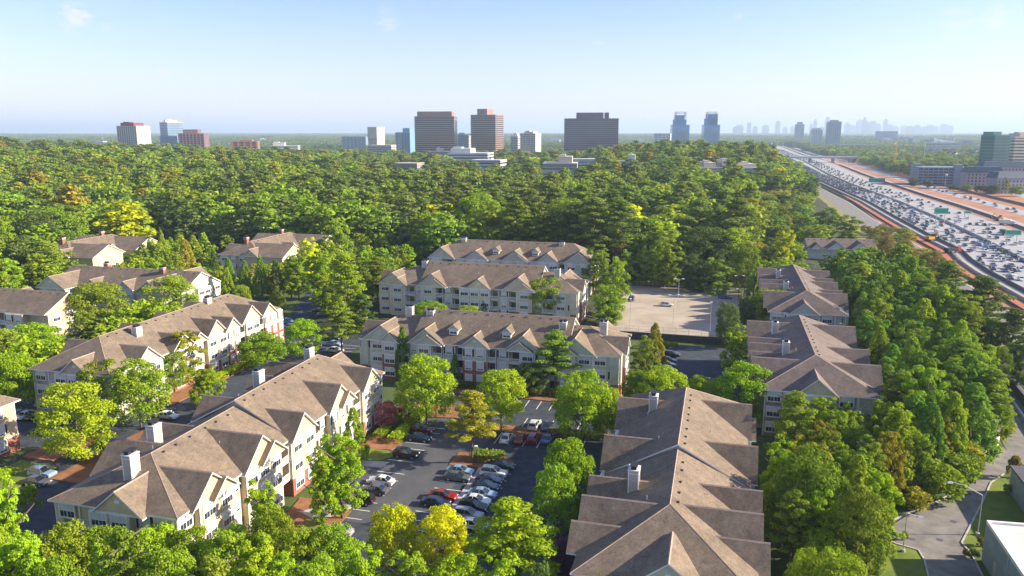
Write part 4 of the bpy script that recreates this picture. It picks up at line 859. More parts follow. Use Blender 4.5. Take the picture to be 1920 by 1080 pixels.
for d_, j, (x, y, z, h, wd, kind, tone) in rows_:
    side = 'left of' if x < LM[j][1] - 3 else 'right of'
    if abs(y - LM[j][2]) > abs(x - LM[j][1]): side = 'in front of' if y < LM[j][2] else 'beyond'
    key = (j, side, kind, tone); cnt[key] = cnt.get(key, 0) + 1
    lab = f"{TD[tone]} {KD[kind]} {side} {LM[j][0]}, {ordn(cnt[key])} such"
    lab = lab.replace(', nearest such', ', the nearest such')
    root = empty(KN[kind], (x, y, z - .1), rnd.uniform(0, 6.28), label=lab, cat='shrub' if kind == 'shrub' else 'tree', group={'cone': 'cypress trees', 'pine': 'pine trees', 'shrub': 'shrubs'}.get(kind, 'broadleaf trees'))
    cm, tm = PROTO[kind][rnd.randrange(len(PROTO[kind]))]
    c = inst('crown', cm, root, scale=(wd, wd, h)); c.material_slots[0].link = 'OBJECT'; c.material_slots[0].material = LEAF[tone]
    if kind == 'tall' and tone == 'bright' and False: pass
    inst('trunk', tm, root, scale=(h * .62, h * .62, h))
# everything farther is one woodland, instanced on points
hid = bpy.data.collections.new('woodland kinds')
kinds = []
def proto_obj(nm, me, m):
    o = bpy.data.objects.new(nm, me); hid.objects.link(o); o.material_slots[0].link = 'OBJECT'; o.material_slots[0].material = m; return o
LOW = {k: [quad_mesh('far_crown', crown(k, 900 + i + len(k), {'round': 1300, 'tall': 1500, 'pine': 1500, 'cone': 1200}[k], {'round': .048, 'tall': .046, 'pine': .05, 'cone': .055}[k], SPEC[k][0]), [LEAF['mid']]) for i in range(2)] for k in ('round', 'tall', 'pine', 'cone')}
KIDX = {}
names_ = []
for k in LOW:
    for tone in ('mid', 'green', 'dark', 'pine', 'olive', 'bright', 'yellow', 'brush', 'cypress', 'bluegreen'):
        for i in range(2):
            nm = f'w{len(names_):03d}'; names_.append(nm); proto_obj(nm, LOW[k][i], LEAF[tone]); KIDX.setdefault((k, tone), []).append(len(names_) - 1)
# canopy tile for the far distance
def tile(seed, n=26, s=70):
    rng = np.random.default_rng(seed); Vs = []
    base = crown('round', seed, 260, .11, 1.0)
    for i in range(n):
        hh = rng.uniform(12, 20); ww = rng.uniform(11, 17); V = base.copy() * np.array([ww, ww, hh]); a = rng.uniform(0, 6.28)
        V[:, :2] = V[:, :2] @ np.array([[math.cos(a), -math.sin(a)], [math.sin(a), math.cos(a)]])
        Vs.append(V + np.array([rng.uniform(-s / 2, s / 2), rng.uniform(-s / 2, s / 2), -2]))
    return quad_mesh('canopy_tile', np.vstack(Vs), [LEAF['mid']])
for i in range(3):
    me = tile(50 + i)
    for tone in ('mid', 'dark', 'pine'):
        nm = f'w{len(names_):03d}'; names_.append(nm); proto_obj(nm, me, LEAF[tone]); KIDX.setdefault(('tile', tone), []).append(len(names_) - 1)
pts, sca, rot, kid = [], [], [], []
for (x, y, z, h, wd, kind, tone) in REST:
    if kind == 'shrub': continue
    u, v = px_of(x, y, z + h)
    if not (-150 < u < 2070): continue
    pts.append((x, y, z - .1)); sca.append((wd * 1.1, wd * 1.1, h)); rot.append(rnd.uniform(0, 6.28)); kid.append(rnd.choice(KIDX.get((kind, tone)) or KIDX[('round', 'mid')]))
y = 2350.0
while y < 14000:
    sp = 58 if y < 5000 else 85
    x = -y * .69
    while x < y * .69:
        px, py = x + rnd.uniform(-.4, .4) * sp, y + rnd.uniform(-.4, .4) * sp
        gap = math.sin(px * .0031 + py * .0011) + math.sin(py * .0027 - px * .0013 + 1)
        if gap > -1.35 and not (y < 3300 and interp(LB, py) - 40 < px < interp(RE, py) + 60) and not any((px - a) ** 2 + (py - b) ** 2 < (r + 20) ** 2 for a, b, r in CLEAR):
            s = 1.0 if y < 5000 else 1.4
            pts.append((px, py, -1 + 14 * (.5 + .5 * math.sin(px * .0012 + 1.3) * math.cos(py * .0009)) * sm(py, 2500, 5000))); sca.append((s, s, rnd.uniform(.8, 1.1) * s)); rot.append(rnd.uniform(0, 6.28)); kid.append(rnd.choice(KIDX[('tile', rnd.choice(['mid', 'dark', 'pine']))]))
        x += sp
    y += sp
me = bpy.data.meshes.new('woodland'); me.from_pydata(pts, [], [])
for nm, ty, dat, prop in (('sca', 'FLOAT_VECTOR', np.array(sca, np.float32).ravel(), 'vector'), ('rz', 'FLOAT', np.array(rot, np.float32), 'value'), ('kid', 'INT', np.array(kid, np.int32), 'value')):
    a = me.attributes.new(nm, ty, 'POINT'); a.data.foreach_set(prop, dat)
wo = bpy.data.objects.new('woodland', me); COL.objects.link(wo); tag(wo, kind='stuff')
ng = bpy.data.node_groups.new('woodland', 'GeometryNodeTree')
ng.interface.new_socket('Geometry', in_out='INPUT', socket_type='NodeSocketGeometry'); ng.interface.new_socket('Geometry', in_out='OUTPUT', socket_type='NodeSocketGeometry')
gi, go = ng.nodes.new('NodeGroupInput'), ng.nodes.new('NodeGroupOutput')
ci = ng.nodes.new('GeometryNodeCollectionInfo'); ci.inputs['Collection'].default_value = hid; ci.inputs['Separate Children'].default_value = True; ci.inputs['Reset Children'].default_value = True
ip = ng.nodes.new('GeometryNodeInstanceOnPoints'); ip.inputs['Pick Instance'].default_value = True
def na(nm, ty):
    q = ng.nodes.new('GeometryNodeInputNamedAttribute'); q.data_type = ty; q.inputs['Name'].default_value = nm
    return [o for o in q.outputs if o.enabled and o.name == 'Attribute'][0]
cx = ng.nodes.new('ShaderNodeCombineXYZ'); ng.links.new(na('rz', 'FLOAT'), cx.inputs[2])
ng.links.new(gi.outputs[0], ip.inputs['Points']); ng.links.new(ci.outputs[0], ip.inputs['Instance']); ng.links.new(na('kid', 'INT'), ip.inputs['Instance Index'])
ng.links.new(cx.outputs[0], ip.inputs['Rotation']); ng.links.new(na('sca', 'FLOAT_VECTOR'), ip.inputs['Scale']); ng.links.new(ip.outputs[0], go.inputs[0])
md = wo.modifiers.new('woodland', 'NODES'); md.node_group = ng
print('trees', len(IND), 'woodland points', len(pts))
# hedges and low shrubs near the car park
def hedge(label, e0, n0, e1, n1, w_, h_, tone, rz=0):
    rng = np.random.default_rng(int(abs(e0 * 10 + n0))); n = int(400 + 260 * math.hypot(e1 - e0, n1 - n0) * w_ * .3)
    a, b = np.array(G(e0, n0)), np.array(G(e1, n1)); L_ = np.linalg.norm(b - a); d = (b - a) / L_; s = np.array([-d[1], d[0]])
    t = rng.uniform(-.5, .5, n); q = rng.uniform(-1, 1, n); zz = rng.uniform(0, 1, n); face = rng.integers(0, 3, n)
    q = np.where(face == 1, np.sign(q) * (1 - .08 * rng.random(n)), q); zz = np.where(face != 1, 1 - .1 * rng.random(n) - .25 * np.abs(q) ** 3, zz)
    P3 = np.column_stack([d[0] * t * L_ + s[0] * q * w_ / 2, d[1] * t * L_ + s[1] * q * w_ / 2, zz * h_])
    nr = rng.normal(size=(n, 3)); nr[:, 2] = abs(nr[:, 2]) + .3; nr /= np.linalg.norm(nr, axis=1, keepdims=True)
    o = bpy.data.objects.new('hedge', quad_mesh('hedge', leaf_quads(P3, nr, .2, rng), [LEAF[tone]])); COL.objects.link(o)
    c = (a + b) / 2; o.location = (c[0], c[1], .05); tag(o, label, 'hedge')
hedge('long clipped lime hedge along the path beside the pink flowering tree', -57.3, 127, -57.6, 146, 2.2, 1.5, 'bright')
hedge('short bright hedge nearer the cream building wall', -61, 128, -61, 140, 1.8, 1.4, 'bright')
hedge('dark rounded hedge on the pine island in the car park', -41, 124.5, -35, 124.5, 2.6, 1.8, 'mid')
hedge('clipped hedge beside the small left car park, near the brick corner', -117, 88, -116, 98, 2.2, 1.4, 'bright')
hedge('low brown hedge across the top of the car park bays', -30, 139.8, -18, 140, 1.8, 1.1, 'brush')
hedge('small clipped hedge above the raised lot wall steps', -15, 209.5, -9, 209.5, 2.0, 1.3, 'green')
hedge('low shrubs at the foot of the sage green row, by the brick bay', -60, 161.5, -44, 161.5, 1.8, 1.5, 'dark')
hedge('low shrubs at the foot of the sage green row, right of the entrance', -42, 161.5, -22, 161.5, 1.8, 1.5, 'mid')
hedge('shrub bed by the sunlit brick wall of the taupe building', -113.5, 150, -113.5, 176, 2.4, 1.4, 'bright')
# ------------------------------------------------------------------ far buildings
BC = dict(bronze=(.30, .18, .135), plum=(.17, .12, .165), ivory=(.52, .47, .39), white=(.55, .55, .53), greyblue=(.20, .25, .31), blue=(.16, .30, .45), bluedeep=(.015, .20, .42), rose=(.20, .115, .12), redbrown=(.30, .14, .11), greywhite=(.5, .52, .54), green=(.05, .22, .20))
GC = dict(gdark=(.035, .04, .065), ggrey=(.14, .16, .19), gblue=(.10, .20, .33), gteal=(.015, .22, .46), ggreen=(.02, .13, .13), ivory=(.52, .47, .39))
BM = {k: mat('cladding ' + k, v, .55, noise=.08, nscale=.05) for k, v in BC.items()}
GM = {k: mat('glazing ' + k, v, .12 if k != 'ivory' else .7, spec=.9 if k != 'ivory' else .3, noise=.35, nscale=.02) for k, v in GC.items()}
def site(u, Y, z=None):
    x = (u - 960) / F * Y * CP; return x, Y, (gz(x, Y) if z is None else z)
for (lab, u0, u1, vt, Y, dep, rz, bc, gc, fh, bh, fins, blocks, low) in OFF:
    x, y, z0 = site((u0 + u1) / 2, Y); z0 -= 1
    W_ = (u1 - u0) / F * Y * CP; a = abs(R(rz)); w_ = max(W_ * .4, (W_ - dep * math.sin(a)) / math.cos(a)); h = ztop(Y, vt) - z0
    if lab.startswith('twin'): w_ = W_ * .98; rz = -4
    root = empty('office_building' if low or h < 55 else 'office_tower', (x, y + dep / 2, z0), R(rz), label=lab, cat='office building' if low or h < 55 else 'office tower', group='office buildings on the skyline')
    g = MB(); g.box(-w_ / 2 + .4, -dep / 2 + .4, 0, w_ / 2 - .4, dep / 2 - .4, h - .5); g.build('glazing', GM[gc], root)
    b = MB(); k = 0
    while k * fh + bh < h:
        b.box(-w_ / 2, -dep / 2, k * fh, w_ / 2, dep / 2, k * fh + bh); k += 1
    b.box(-w_ / 2, -dep / 2, h - max(1.5, bh), w_ / 2, dep / 2, h)
    for i in range(fins + 1 if fins else 0):
        xx = -w_ / 2 + w_ * i / fins; b.box(xx - w_ / fins * .16, -dep / 2 - .3, 0, xx + w_ / fins * .16, dep / 2 + .3, h - .3)
    b.build('facade_banding', BM[bc], root)
    for (f0, f1, eh) in blocks:
        m = MB(); m.box(-w_ / 2 + w_ * f0, -dep * .36, h - .2, -w_ / 2 + w_ * f1, dep * .36, h + eh)
        if low or bc in ('white', 'ivory'):
            m.box(-w_ / 2 + w_ * f0 + 1, -dep * .2, h + eh, -w_ / 2 + w_ * (f0 + f1) / 2, dep * .1, h + eh + 1.8)
        m.build('roof_block', mat('dark red roof cap', (.20, .045, .04), .7) if 'red roof cap' in lab else BM[bc], root)
    if lab.startswith('twin blue'):
        m = MB()
        for s in (-1, 1):
            for t_ in (-1, 1): m.box(s * w_ * .28 - 1.2, t_ * 14 - 1.2, h + 20, s * w_ * .28 + 1.2, t_ * 14 + 1.2, h + 40)
        for zz in (h + 27, h + 34, h + 39): m.box(-w_ * .3, -15, zz, w_ * .3, -14, zz + 1.2); m.box(-w_ * .3, 14, zz, w_ * .3, 15, zz + 1.2)
        m.build('crown_lattice', BM['white'], root)
        m = MB(); m.box(w_ * .18, -dep / 2 - .6, h * .1, w_ * .38, -dep / 2 + 1, h * .8); m.build('pale_glass_strip', GM['ggrey'], root)
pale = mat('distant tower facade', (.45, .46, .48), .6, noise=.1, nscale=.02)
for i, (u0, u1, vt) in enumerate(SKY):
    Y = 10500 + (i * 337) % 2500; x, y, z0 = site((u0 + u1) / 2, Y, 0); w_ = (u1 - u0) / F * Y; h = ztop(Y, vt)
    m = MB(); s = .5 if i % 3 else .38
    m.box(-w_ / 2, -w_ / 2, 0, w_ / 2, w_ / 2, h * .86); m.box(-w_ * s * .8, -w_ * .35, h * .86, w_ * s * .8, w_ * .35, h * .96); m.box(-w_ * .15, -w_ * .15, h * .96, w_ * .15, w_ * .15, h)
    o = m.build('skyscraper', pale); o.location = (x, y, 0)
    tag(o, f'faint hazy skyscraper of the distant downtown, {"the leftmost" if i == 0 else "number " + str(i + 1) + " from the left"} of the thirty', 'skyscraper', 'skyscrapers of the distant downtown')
# low rise city scattered through the far woods
lr = random.Random(3); us = sorted([lr.uniform(4, 1240) for _ in range(44)] + [lr.uniform(1600, 1900) for _ in range(20)])
for i, u in enumerate(us):
    Y = lr.uniform(1900, 4200); x, y, z0 = site(u, Y); z0 = min(z0, 0); h = lr.uniform(20, 34) if Y < 3000 else lr.uniform(26, 44); w_ = lr.uniform(24, 80); dp = lr.uniform(20, 50)
    bc = lr.choice(['white', 'white', 'ivory', 'greyblue', 'greywhite', 'redbrown', 'ivory']); r = empty('low_rise_building', (x, y, z0 - 2), lr.uniform(-.4, .4), label=f'small {dict(white="white", ivory="cream", greyblue="blue grey", greywhite="pale grey", redbrown="red brown")[bc]} low rise in the hazy woods, number {i + 1} from the left', cat='low rise building', group='hazy low rise buildings')
    m = MB(); m.box(-w_ / 2 + .4, -dp / 2 + .4, 0, w_ / 2 - .4, dp / 2 - .4, h - .4); m.build('glazing', GM['ggrey'], r)
    m = MB(); k = 0
    while k * 4 + 2.4 < h: m.box(-w_ / 2, -dp / 2, k * 4, w_ / 2, dp / 2, k * 4 + 2.4); k += 1
    m.box(-w_ / 2, -dp / 2, h - 2, w_ / 2, dp / 2, h); m.box(-w_ * .2, -dp * .2, h, w_ * lr.uniform(0, .3), dp * .2, h + 3); m.build('facade_banding', BM[bc], r)
# garage, mansard apartments, houses on the right
def put(name, lab, cat, u, Y, rz, group=None):
    x, y, z = site(u, Y, 0); return empty(name, (x, y, -.3), R(rz), label=lab, cat=cat, group=group)
gr = put('parking_garage', 'open sided grey concrete parking garage beyond the orange clay', 'parking garage', 1782, 860, -14)
m = MB(); m.box(-27, 1, 0, 27, 34, 19.5); m.build('deck_shade_core', GM['gdark'], gr)  # solid dark box standing in for the shade between open decks
m = MB()
for k in range(7): m.box(-28, 0, k * 3.1, 28, 35, k * 3.1 + 1.25)
for k in range(12): m.box(-28 + k * 5.05, -.1, 0, -27.3 + k * 5.05, 35.1, 19.8)
m.build('deck', BM['greyblue'], gr); m = MB(); m.box(8, -1, 0, 16, 6, 23); m.box(-27, 20, 19.8, -20, 30, 23); m.build('stair_tower', BM['greyblue'], gr)
lil = mat('lilac render', (.27, .25, .28), .7); nav = mat('slate blue roof', (.025, .055, .10), .6, noise=.2, nscale=.3)
for lab, u, Y, w_, h, rz in (('lilac rendered apartment block with navy mansard roof beside the garage', 1856, 800, 34, 17, -10), ('lilac rendered apartment block with navy mansard roof at the right border', 1912, 740, 32, 15, 4), ('taller lilac apartment block behind the mansard roofs', 1892, 840, 44, 21, -4)):
    r = put('mansard_building', lab, 'apartment building', u, Y, rz, 'mansard apartment blocks')
    m = MB(); m.box(-w_ / 2, 0, 0, w_ / 2, 16, h); m.build('wall', lil, r)
    m = MB(); m.hull([(-w_ / 2 - .5, -.5, h), (w_ / 2 + .5, -.5, h), (w_ / 2 + .5, 16.5, h), (-w_ / 2 - .5, 16.5, h)], [(-w_ / 2 + 2, 2, h + 6), (w_ / 2 - 2, 2, h + 6), (w_ / 2 - 2, 14, h + 6), (-w_ / 2 + 2, 14, h + 6)]); m.build('mansard_roof', nav, r)
    wm_ = MB(); wm_.box(-.75, -.08, 0, .75, .3, 1.8); wm_ = datamesh(wm_, 'window', M['pane'])
    for fl in range(int(h // 3.3)):
        for k in range(int(w_ // 3.6)): inst('window', wm_, r, (-w_ / 2 + 2.2 + k * 3.6, 0, fl * 3.3 + 1))
for i, (u, v) in enumerate([(1742, 296), (1752, 292), (1787, 297), (1795, 298), (1804, 297), (1826, 294), (1835, 292), (1843, 297), (1764, 290), (1716, 293)]):
    Y = 84100 / (v - 245); x, y, z = site(u, Y, 0); y -= 0
    r = empty('house', (x, y, 0), R(-20 + i * 13 % 50), label=f'pale gabled house among trees on the right skyline, {["first","second","third","fourth","fifth","sixth","seventh","eighth","ninth","tenth"][sorted([1742,1752,1787,1795,1804,1826,1835,1843,1764,1716]).index(u)]} from the left', cat='house', group='pale houses beyond the highway')
    CL = MB(); CL.box(-6, -5, 0, 6, 5, 14); CL.hull([(-6, -5, 14), (6, -5, 14), (0, -5, 18.5)], [(-6, 5, 14), (6, 5, 14), (0, 5, 18.5)]); CL.build('wall', M['chim'], r)
    q = MB()
    for s in (-1, 1): q.slab([(s * 6.8, -5.6, 13.6), (0, -5.6, 18.8), (0, 5.6, 18.8), (s * 6.8, 5.6, 13.6)], .3)
    q.build('roof', [M['roofgrey'], M['trim']], r)
    for fl in (9, 11.5):
        for s in (-2.6, 2.6): inst('window', wm_, r, (s, -5, fl - .9))
# overpass
ov = empty('overpass_bridge', (572, 1500, 0), R(-2), label='long pale concrete overpass crossing the highway in the distance', cat='bridge')
m = MB(); m.box(-86, -8, 8.2, 86, 8, 11.2); m.build('deck', M['concrete'], ov)
for s in (-1, 1):
    m = MB(); m.box(-86, s * 8.2 - .2, 11.0, 86, s * 8.2 + .2, 12.4); m.build('parapet', M['trim'], ov)
for k in (-74, -42, -1, 42, 74):
    m = MB(); m.box(k - 1.2, -6, -.5, k + 1.2, 6, 8.2); m.build('pier', M['concrete'], ov)
for s in (-1, 1):
    m = MB(); m.hull([(s * 78, -12, -1), (s * 130, -12, -1), (s * 130, 12, -1), (s * 78, 12, -1)], [(s * 86, -9, 10.9), (s * 128, -9, 8), (s * 128, 9, 8), (s * 86, 9, 10.9)]); m.build('abutment', M['dirt'], ov)
# ------------------------------------------------------------------ lamps, masts, signs
def lamp(lab, u, vb, vt, arm=None, style='arm', group='lamp posts', col='steel', z0=None):
    x, y, z = PT(u, vb) if z0 is None else (*P(u, vb, z0), z0)
    h = ztop(y, vt) - z; r = empty('lamp_post', (x, y, z), 0, label=lab, cat='lamp post', group=group)
    m = MB(); k = max(.09, h * .008); m.tube((0, 0, -.4), (0, 0, h), k, k * .6, 8); m.build('pole', M[col], r)
    if style == 'arm':
        m = MB(); ax, ay, az = arm; m.tube((0, 0, h), (ax * .6, ay * .6, h + az * .8), .07, .06); m.tube((ax * .6, ay * .6, h + az * .8), (ax, ay, h + az), .06, .05); m.build('arm', M[col], r)
        m = MB(); m.hull([(ax - .75, ay - .18, h + az - .12), (ax + .1, ay - .18, h + az - .12), (ax + .1, ay + .18, h + az - .12), (ax - .75, ay + .18, h + az - .12)], [(ax - .6, ay - .1, h + az + .1), (ax + .05, ay - .1, h + az + .1), (ax + .05, ay + .1, h + az + .1), (ax - .6, ay + .1, h + az + .1)]); m.build('lamp_head', M['steel'], r)
        m = MB(); m.tube((0, 0, -.3), (0, 0, .35), .32, .3, 10); m.build('footing', M['concrete'], r)
    elif style == 'tee':
        m = MB(); m.box(-1.1, -.06, h - .1, 1.1, .06, h); m.build('cross_arm', M[col], r)
        for s in (-1, 1): m = MB(); m.box(s * 1.3 - .38, -.25, h - .12, s * 1.3 + .38, .25, h + .1); m.build('lamp_head', M['trim'], r)
    elif style == 'mast':
        m = MB(); m.tube((0, 0, h - 1.5), (0, 0, h), 1.1, 1.1, 10); m.build('lamp_ring', M[col], r)
    else:
        m = MB(); m.hull([(-.22, -.22, h), (.22, -.22, h), (.22, .22, h), (-.22, .22, h)], [(-.3, -.3, h + .6), (.3, -.3, h + .6), (.3, .3, h + .6), (-.3, .3, h + .6)]); m.build('lamp_head', M['trim'], r)
lamp('tall street lamp with a long raised arm on the lawn beside the curved drive', 1833, 1003, 929, (-4.2, .8, 1.7))
lamp('street lamp with short arm at the near left bend of the drive', 1693, 1034, 962, (2.0, -.3, -.4))
lamp('double headed lot lamp in the middle of the raised sandy lot', 1262, 608, 553, style='tee', z0=1.9)
lamp('double headed lot lamp at the far end of the raised sandy lot', 1271, 578, 523, style='tee', z0=1.9)
lamp('dark lot lamp at the right edge of the raised lot, farther of two', 1384, 566, 517, style='tee', z0=1.9, col='black')
lamp('dark lot lamp at the right edge of the raised lot, nearer of two', 1388, 584, 542, style='tee', z0=1.9, col='black')
lamp('slim lamp on the shaded side of the raised sandy lot', 1331, 622, 570, style='post', z0=1.9)
lamp('slim lamp at the front left corner of the raised sandy lot', 1181, 615, 563, style='post', z0=1.9)
lamp('short lantern beside the pine island in the car park', 893, 868, 842, style='post', col='black')
lamp('high mast lamp between the trees beyond the orange clay', 1730, 318, 266, style='mast', group='high mast lamps')
lamp('high mast lamp beside the large beige office', 1442, 330, 268, style='mast', group='high mast lamps')
lamp('slim highway mast in front of the parking garage', 1770, 366, 326, style='mast', group='high mast lamps')
def gantry(lab, u0, u1, v0, v1, Y):
    xa, xb = (u0 - 960) / F * Y * CP, (u1 - 960) / F * Y * CP; za, zb = ztop(Y, v0), ztop(Y, v1); cx = (xa + xb) / 2; w_ = xb - xa
    r = empty('highway_sign', (cx, Y, 0), 0, label=lab, cat='highway sign', group='green highway signs')
    m = MB(); m.box(-w_ / 2, -.12, zb, w_ / 2, .12, za); m.build('sign_panel', M['green_sign'], r)
    m = MB()
    for (a0, a1, c0, c1) in ((-w_ / 2 + .1, w_ / 2 - .1, zb + .1, zb + .3), (-w_ / 2 + .1, w_ / 2 - .1, za - .3, za - .1), (-w_ / 2 + .1, -w_ / 2 + .3, zb + .3, za - .3), (w_ / 2 - .3, w_ / 2 - .1, zb + .3, za - .3)): m.box(a0, -.15, c0, a1, -.122, c1)
    m.build('sign_border', M['paint'], r)
    for s in (-.3, .3):
        m = MB(); m.tube((s * w_, .4, -.3), (s * w_, .4, za), .28, .22, 8); m.build('post', M['steel'], r)
gantry('large green sign over the open carriageway in mid distance', 1768, 1795, 390, 401, 500)
gantry('small green sign standing in the orange clay', 1825, 1839, 395.5, 400.5, 520)
gantry('wide green sign farther up the highway', 1637, 1668, 334, 342, 900)
gantry('teal green sign on the right border over the lanes', 1909, 1940, 431, 441, 400)
# construction machines
def digger(lab, u, v, s, rz):
    x, y = P(u, v); r = empty('excavator', (x, y, 0), rz, label=lab, cat='excavator', group='construction machines'); S = lambda *a: [k * s for k in a]
    for q in (-1, 1):
        m = MB(); m.hull([(-2 * s, q * 1.2 * s - .35 * s, 0), (2 * s, q * 1.2 * s - .35 * s, 0), (2 * s, q * 1.2 * s + .35 * s, 0), (-2 * s, q * 1.2 * s + .35 * s, 0)], [(-1.6 * s, q * 1.2 * s - .35 * s, .9 * s), (1.6 * s, q * 1.2 * s - .35 * s, .9 * s), (1.6 * s, q * 1.2 * s + .35 * s, .9 * s), (-1.6 * s, q * 1.2 * s + .35 * s, .9 * s)]); m.build('track', M['black'], r)
    m = MB(); m.box(*S(-2.2, -1.3, .95, 1.2, 1.3, 2.2)); m.build('body', M['yellow'], r); m = MB(); m.box(*S(.0, -1.3, 2.2, 1.3, -.2, 3.4)); m.build('cab', M['carglass'], r)
    m = MB(); m.tube(S(1.0, .3, 2), S(3.8, .3, 4.6), .3 * s, .22 * s, 5); m.tube(S(3.8, .3, 4.6), S(5.4, .3, 1.8), .22 * s, .18 * s, 5); m.build('boom', M['yellow'], r)
    m = MB(); m.hull([S(4.9, -.2, .6), S(5.9, -.2, .6), S(5.9, .8, .6), S(4.9, .8, .6)], [S(5.0, -.2, 1.8), S(5.6, -.2, 1.8), S(5.6, .8, 1.8), S(5.0, .8, 1.8)]); m.build('bucket', M['black'], r)
digger('yellow excavator working between the barrier and the clay strip', 1744, 452, 1.2, R(20))
digger('excavator with its boom up on the far orange clay by the slip road', 1876, 414, 1.1, R(120))
def truck(lab, u, v, rz, c, s=1.0):
    x, y = P(u, v); r = empty('truck', (x, y, 0), rz, label=lab, cat='truck', group='trucks')
    m = MB(); m.hull([(2.2, -1.2, .7), (4.4, -1.2, .7), (4.4, 1.2, .7), (2.2, 1.2, .7)], [(2.2, -1.15, 2.9), (3.9, -1.15, 2.9), (3.9, 1.15, 2.9), (2.2, 1.15, 2.9)]); m.build('cab', c, r)
    m = MB(); m.box(-4.6, -1.25, 1.0, 2.0, 1.25, 3.6 * s); m.build('cargo_box', M['trim'] if s > .9 else M['black'], r)
    m = MB(); m.hull([(4.42, -1.05, 1.8), (4.45, -1.05, 1.8), (4.45, 1.05, 1.8), (4.42, 1.05, 1.8)], [(4.0, -1.0, 2.7), (4.05, -1.0, 2.7), (4.05, 1.0, 2.7), (4.0, 1.0, 2.7)]); m.build('windscreen', M['carglass'], r)
    for px_ in (-3.4, -2.2, 3.2):
        for q in (-1, 1): m = MB(); m.tube((px_, q * 1.0, .5), (px_, q * 1.28, .5), .5, .5, 12); m.build('wheel', M['tyre'], r)
truck('red nosed dump truck parked by the barrier below the excavator', 1786, 474, R(20), mat('truck red', (.35, .03, .02), .4), .7)
truck('white truck on the clay beside the slip road', 1888, 422, R(-40), M['trim'])
truck('dark blue lorry beside the median among the open lanes', 1882, 440, R(75), mat('truck navy', (.02, .03, .07), .4), .8)
cr = put('tower_crane', 'yellow construction crane rising before the dark trees beyond the clay', 'crane', 1683, 1180, 0)
m = MB()
for s in (-1, 1):
    for q in (-1, 1): m.tube((s * 1.2, q * 1.2, 0), (s * .8, q * .8, 40), .25, .2, 4)
for k in range(13): m.tube((-1.1, -1.1, k * 3), (1.1, -1.1, k * 3 + 3), .15, .15, 4); m.tube((1.1, 1.1, k * 3), (-1.1, 1.1, k * 3 + 3), .15, .15, 4)
m.build('mast', M['yellow'], cr); m = MB(); m.tube((-3, 0, 40), (3, 4, 43), .4, .3, 5); m.build('jib', M['yellow'], cr); m = MB(); m.box(-3, -3, 0, 3, 3, 2); m.build('base', M['concrete'], cr)
# ------------------------------------------------------------------ walls and fences near the lots, yard buildings
def wallseg(name, lab, cat, en0, en1, z0, z1, th, m_):
    a, b = np.array(G(*en0)), np.array(G(*en1)); d = (b - a) / np.linalg.norm(b - a); s = np.array([-d[1], d[0]]) * th / 2; m = MB()
    m.hull([(*(a - s), z0), (*(b - s), z0), (*(b + s), z0), (*(a + s), z0)], [(*(a - s), z1), (*(b - s), z1), (*(b + s), z1), (*(a + s), z1)])
    return tag(m.build(name, m_), lab, cat)
wallseg('retaining_wall', 'dark block retaining wall below the raised sandy lot', 'wall', (-31.5, 215.8), (5, 215.8), -.3, 1.95, .5, mat('dark block wall', (.06, .055, .05), .9, noise=.3, nscale=1.5))
def fence(lab, en, h, z, sp=3.2, m_='steel', mesh=True):
    r = empty('fence', (*G(*en[0]), z), 0, label=lab, cat='fence'); ox, oy = G(*en[0]); rails = MB(); n_ = 0
    for p, q in zip(en, en[1:]):
        a, b = np.array(G(*p)) - (ox, oy), np.array(G(*q)) - (ox, oy); L_ = np.linalg.norm(b - a); k = int(L_ / sp)
        for i in range(k + 1):
            c = a + (b - a) * i / k; m = MB(); m.tube((*c, 0), (*c, h), .06, .06, 5); m.build('post', M[m_], r)
        for zz in (.1, h * .5, h - .05): rails.tube((*a, zz), (*b, zz), .03, .03, 4)
        j = 0
        while j < L_:
            c = a + (b - a) * j / L_; rails.tube((*c, .1), (*c, h - .05), .012, .012, 3); j += .4
    rails.build('wire_mesh', M['steel'], r)
fence('wire fence with pale posts along the front of the raised sandy lot', [(-31, 216.2), (4, 216.2)], 1.8, 1.9, m_='trim')
fence('wire fence along the far shaded side of the raised sandy lot', [(-31, 283.5), (8, 283.5)], 1.8, 1.9, 4)
r = empty('panel_fence', (*G(44.4, 142.6), 0), 0, label='white board fence curving at the foot of the cypress belt', cat='fence')
ox, oy = G(44.4, 142.6)
for i in range(9):
    p = G(44.4 + .92 * i, 142.6 + 1.35 * i); q = G(44.4 + .92 * (i + 1) - .05, 142.6 + 1.35 * (i + 1) - .08); m = MB()
    d = np.array([q[0] - p[0], q[1] - p[1]]); s = np.array([-d[1], d[0]]) / np.linalg.norm(d) * .05; a = np.array(p) - (ox, oy); b = np.array(q) - (ox, oy)
    m.hull([(*(a - s), -.3), (*(b - s), -.3), (*(b + s), -.3), (*(a + s), -.3)], [(*(a - s), 2.4), (*(b - s), 2.4), (*(b + s), 2.4), (*(a + s), 2.4)]); m.build('board_panel', M['trim'], r)
    m = MB(); m.tube((*a, -.3), (*a, 2.7), .12, .12, 5); m.build('post', M['trim'], r)
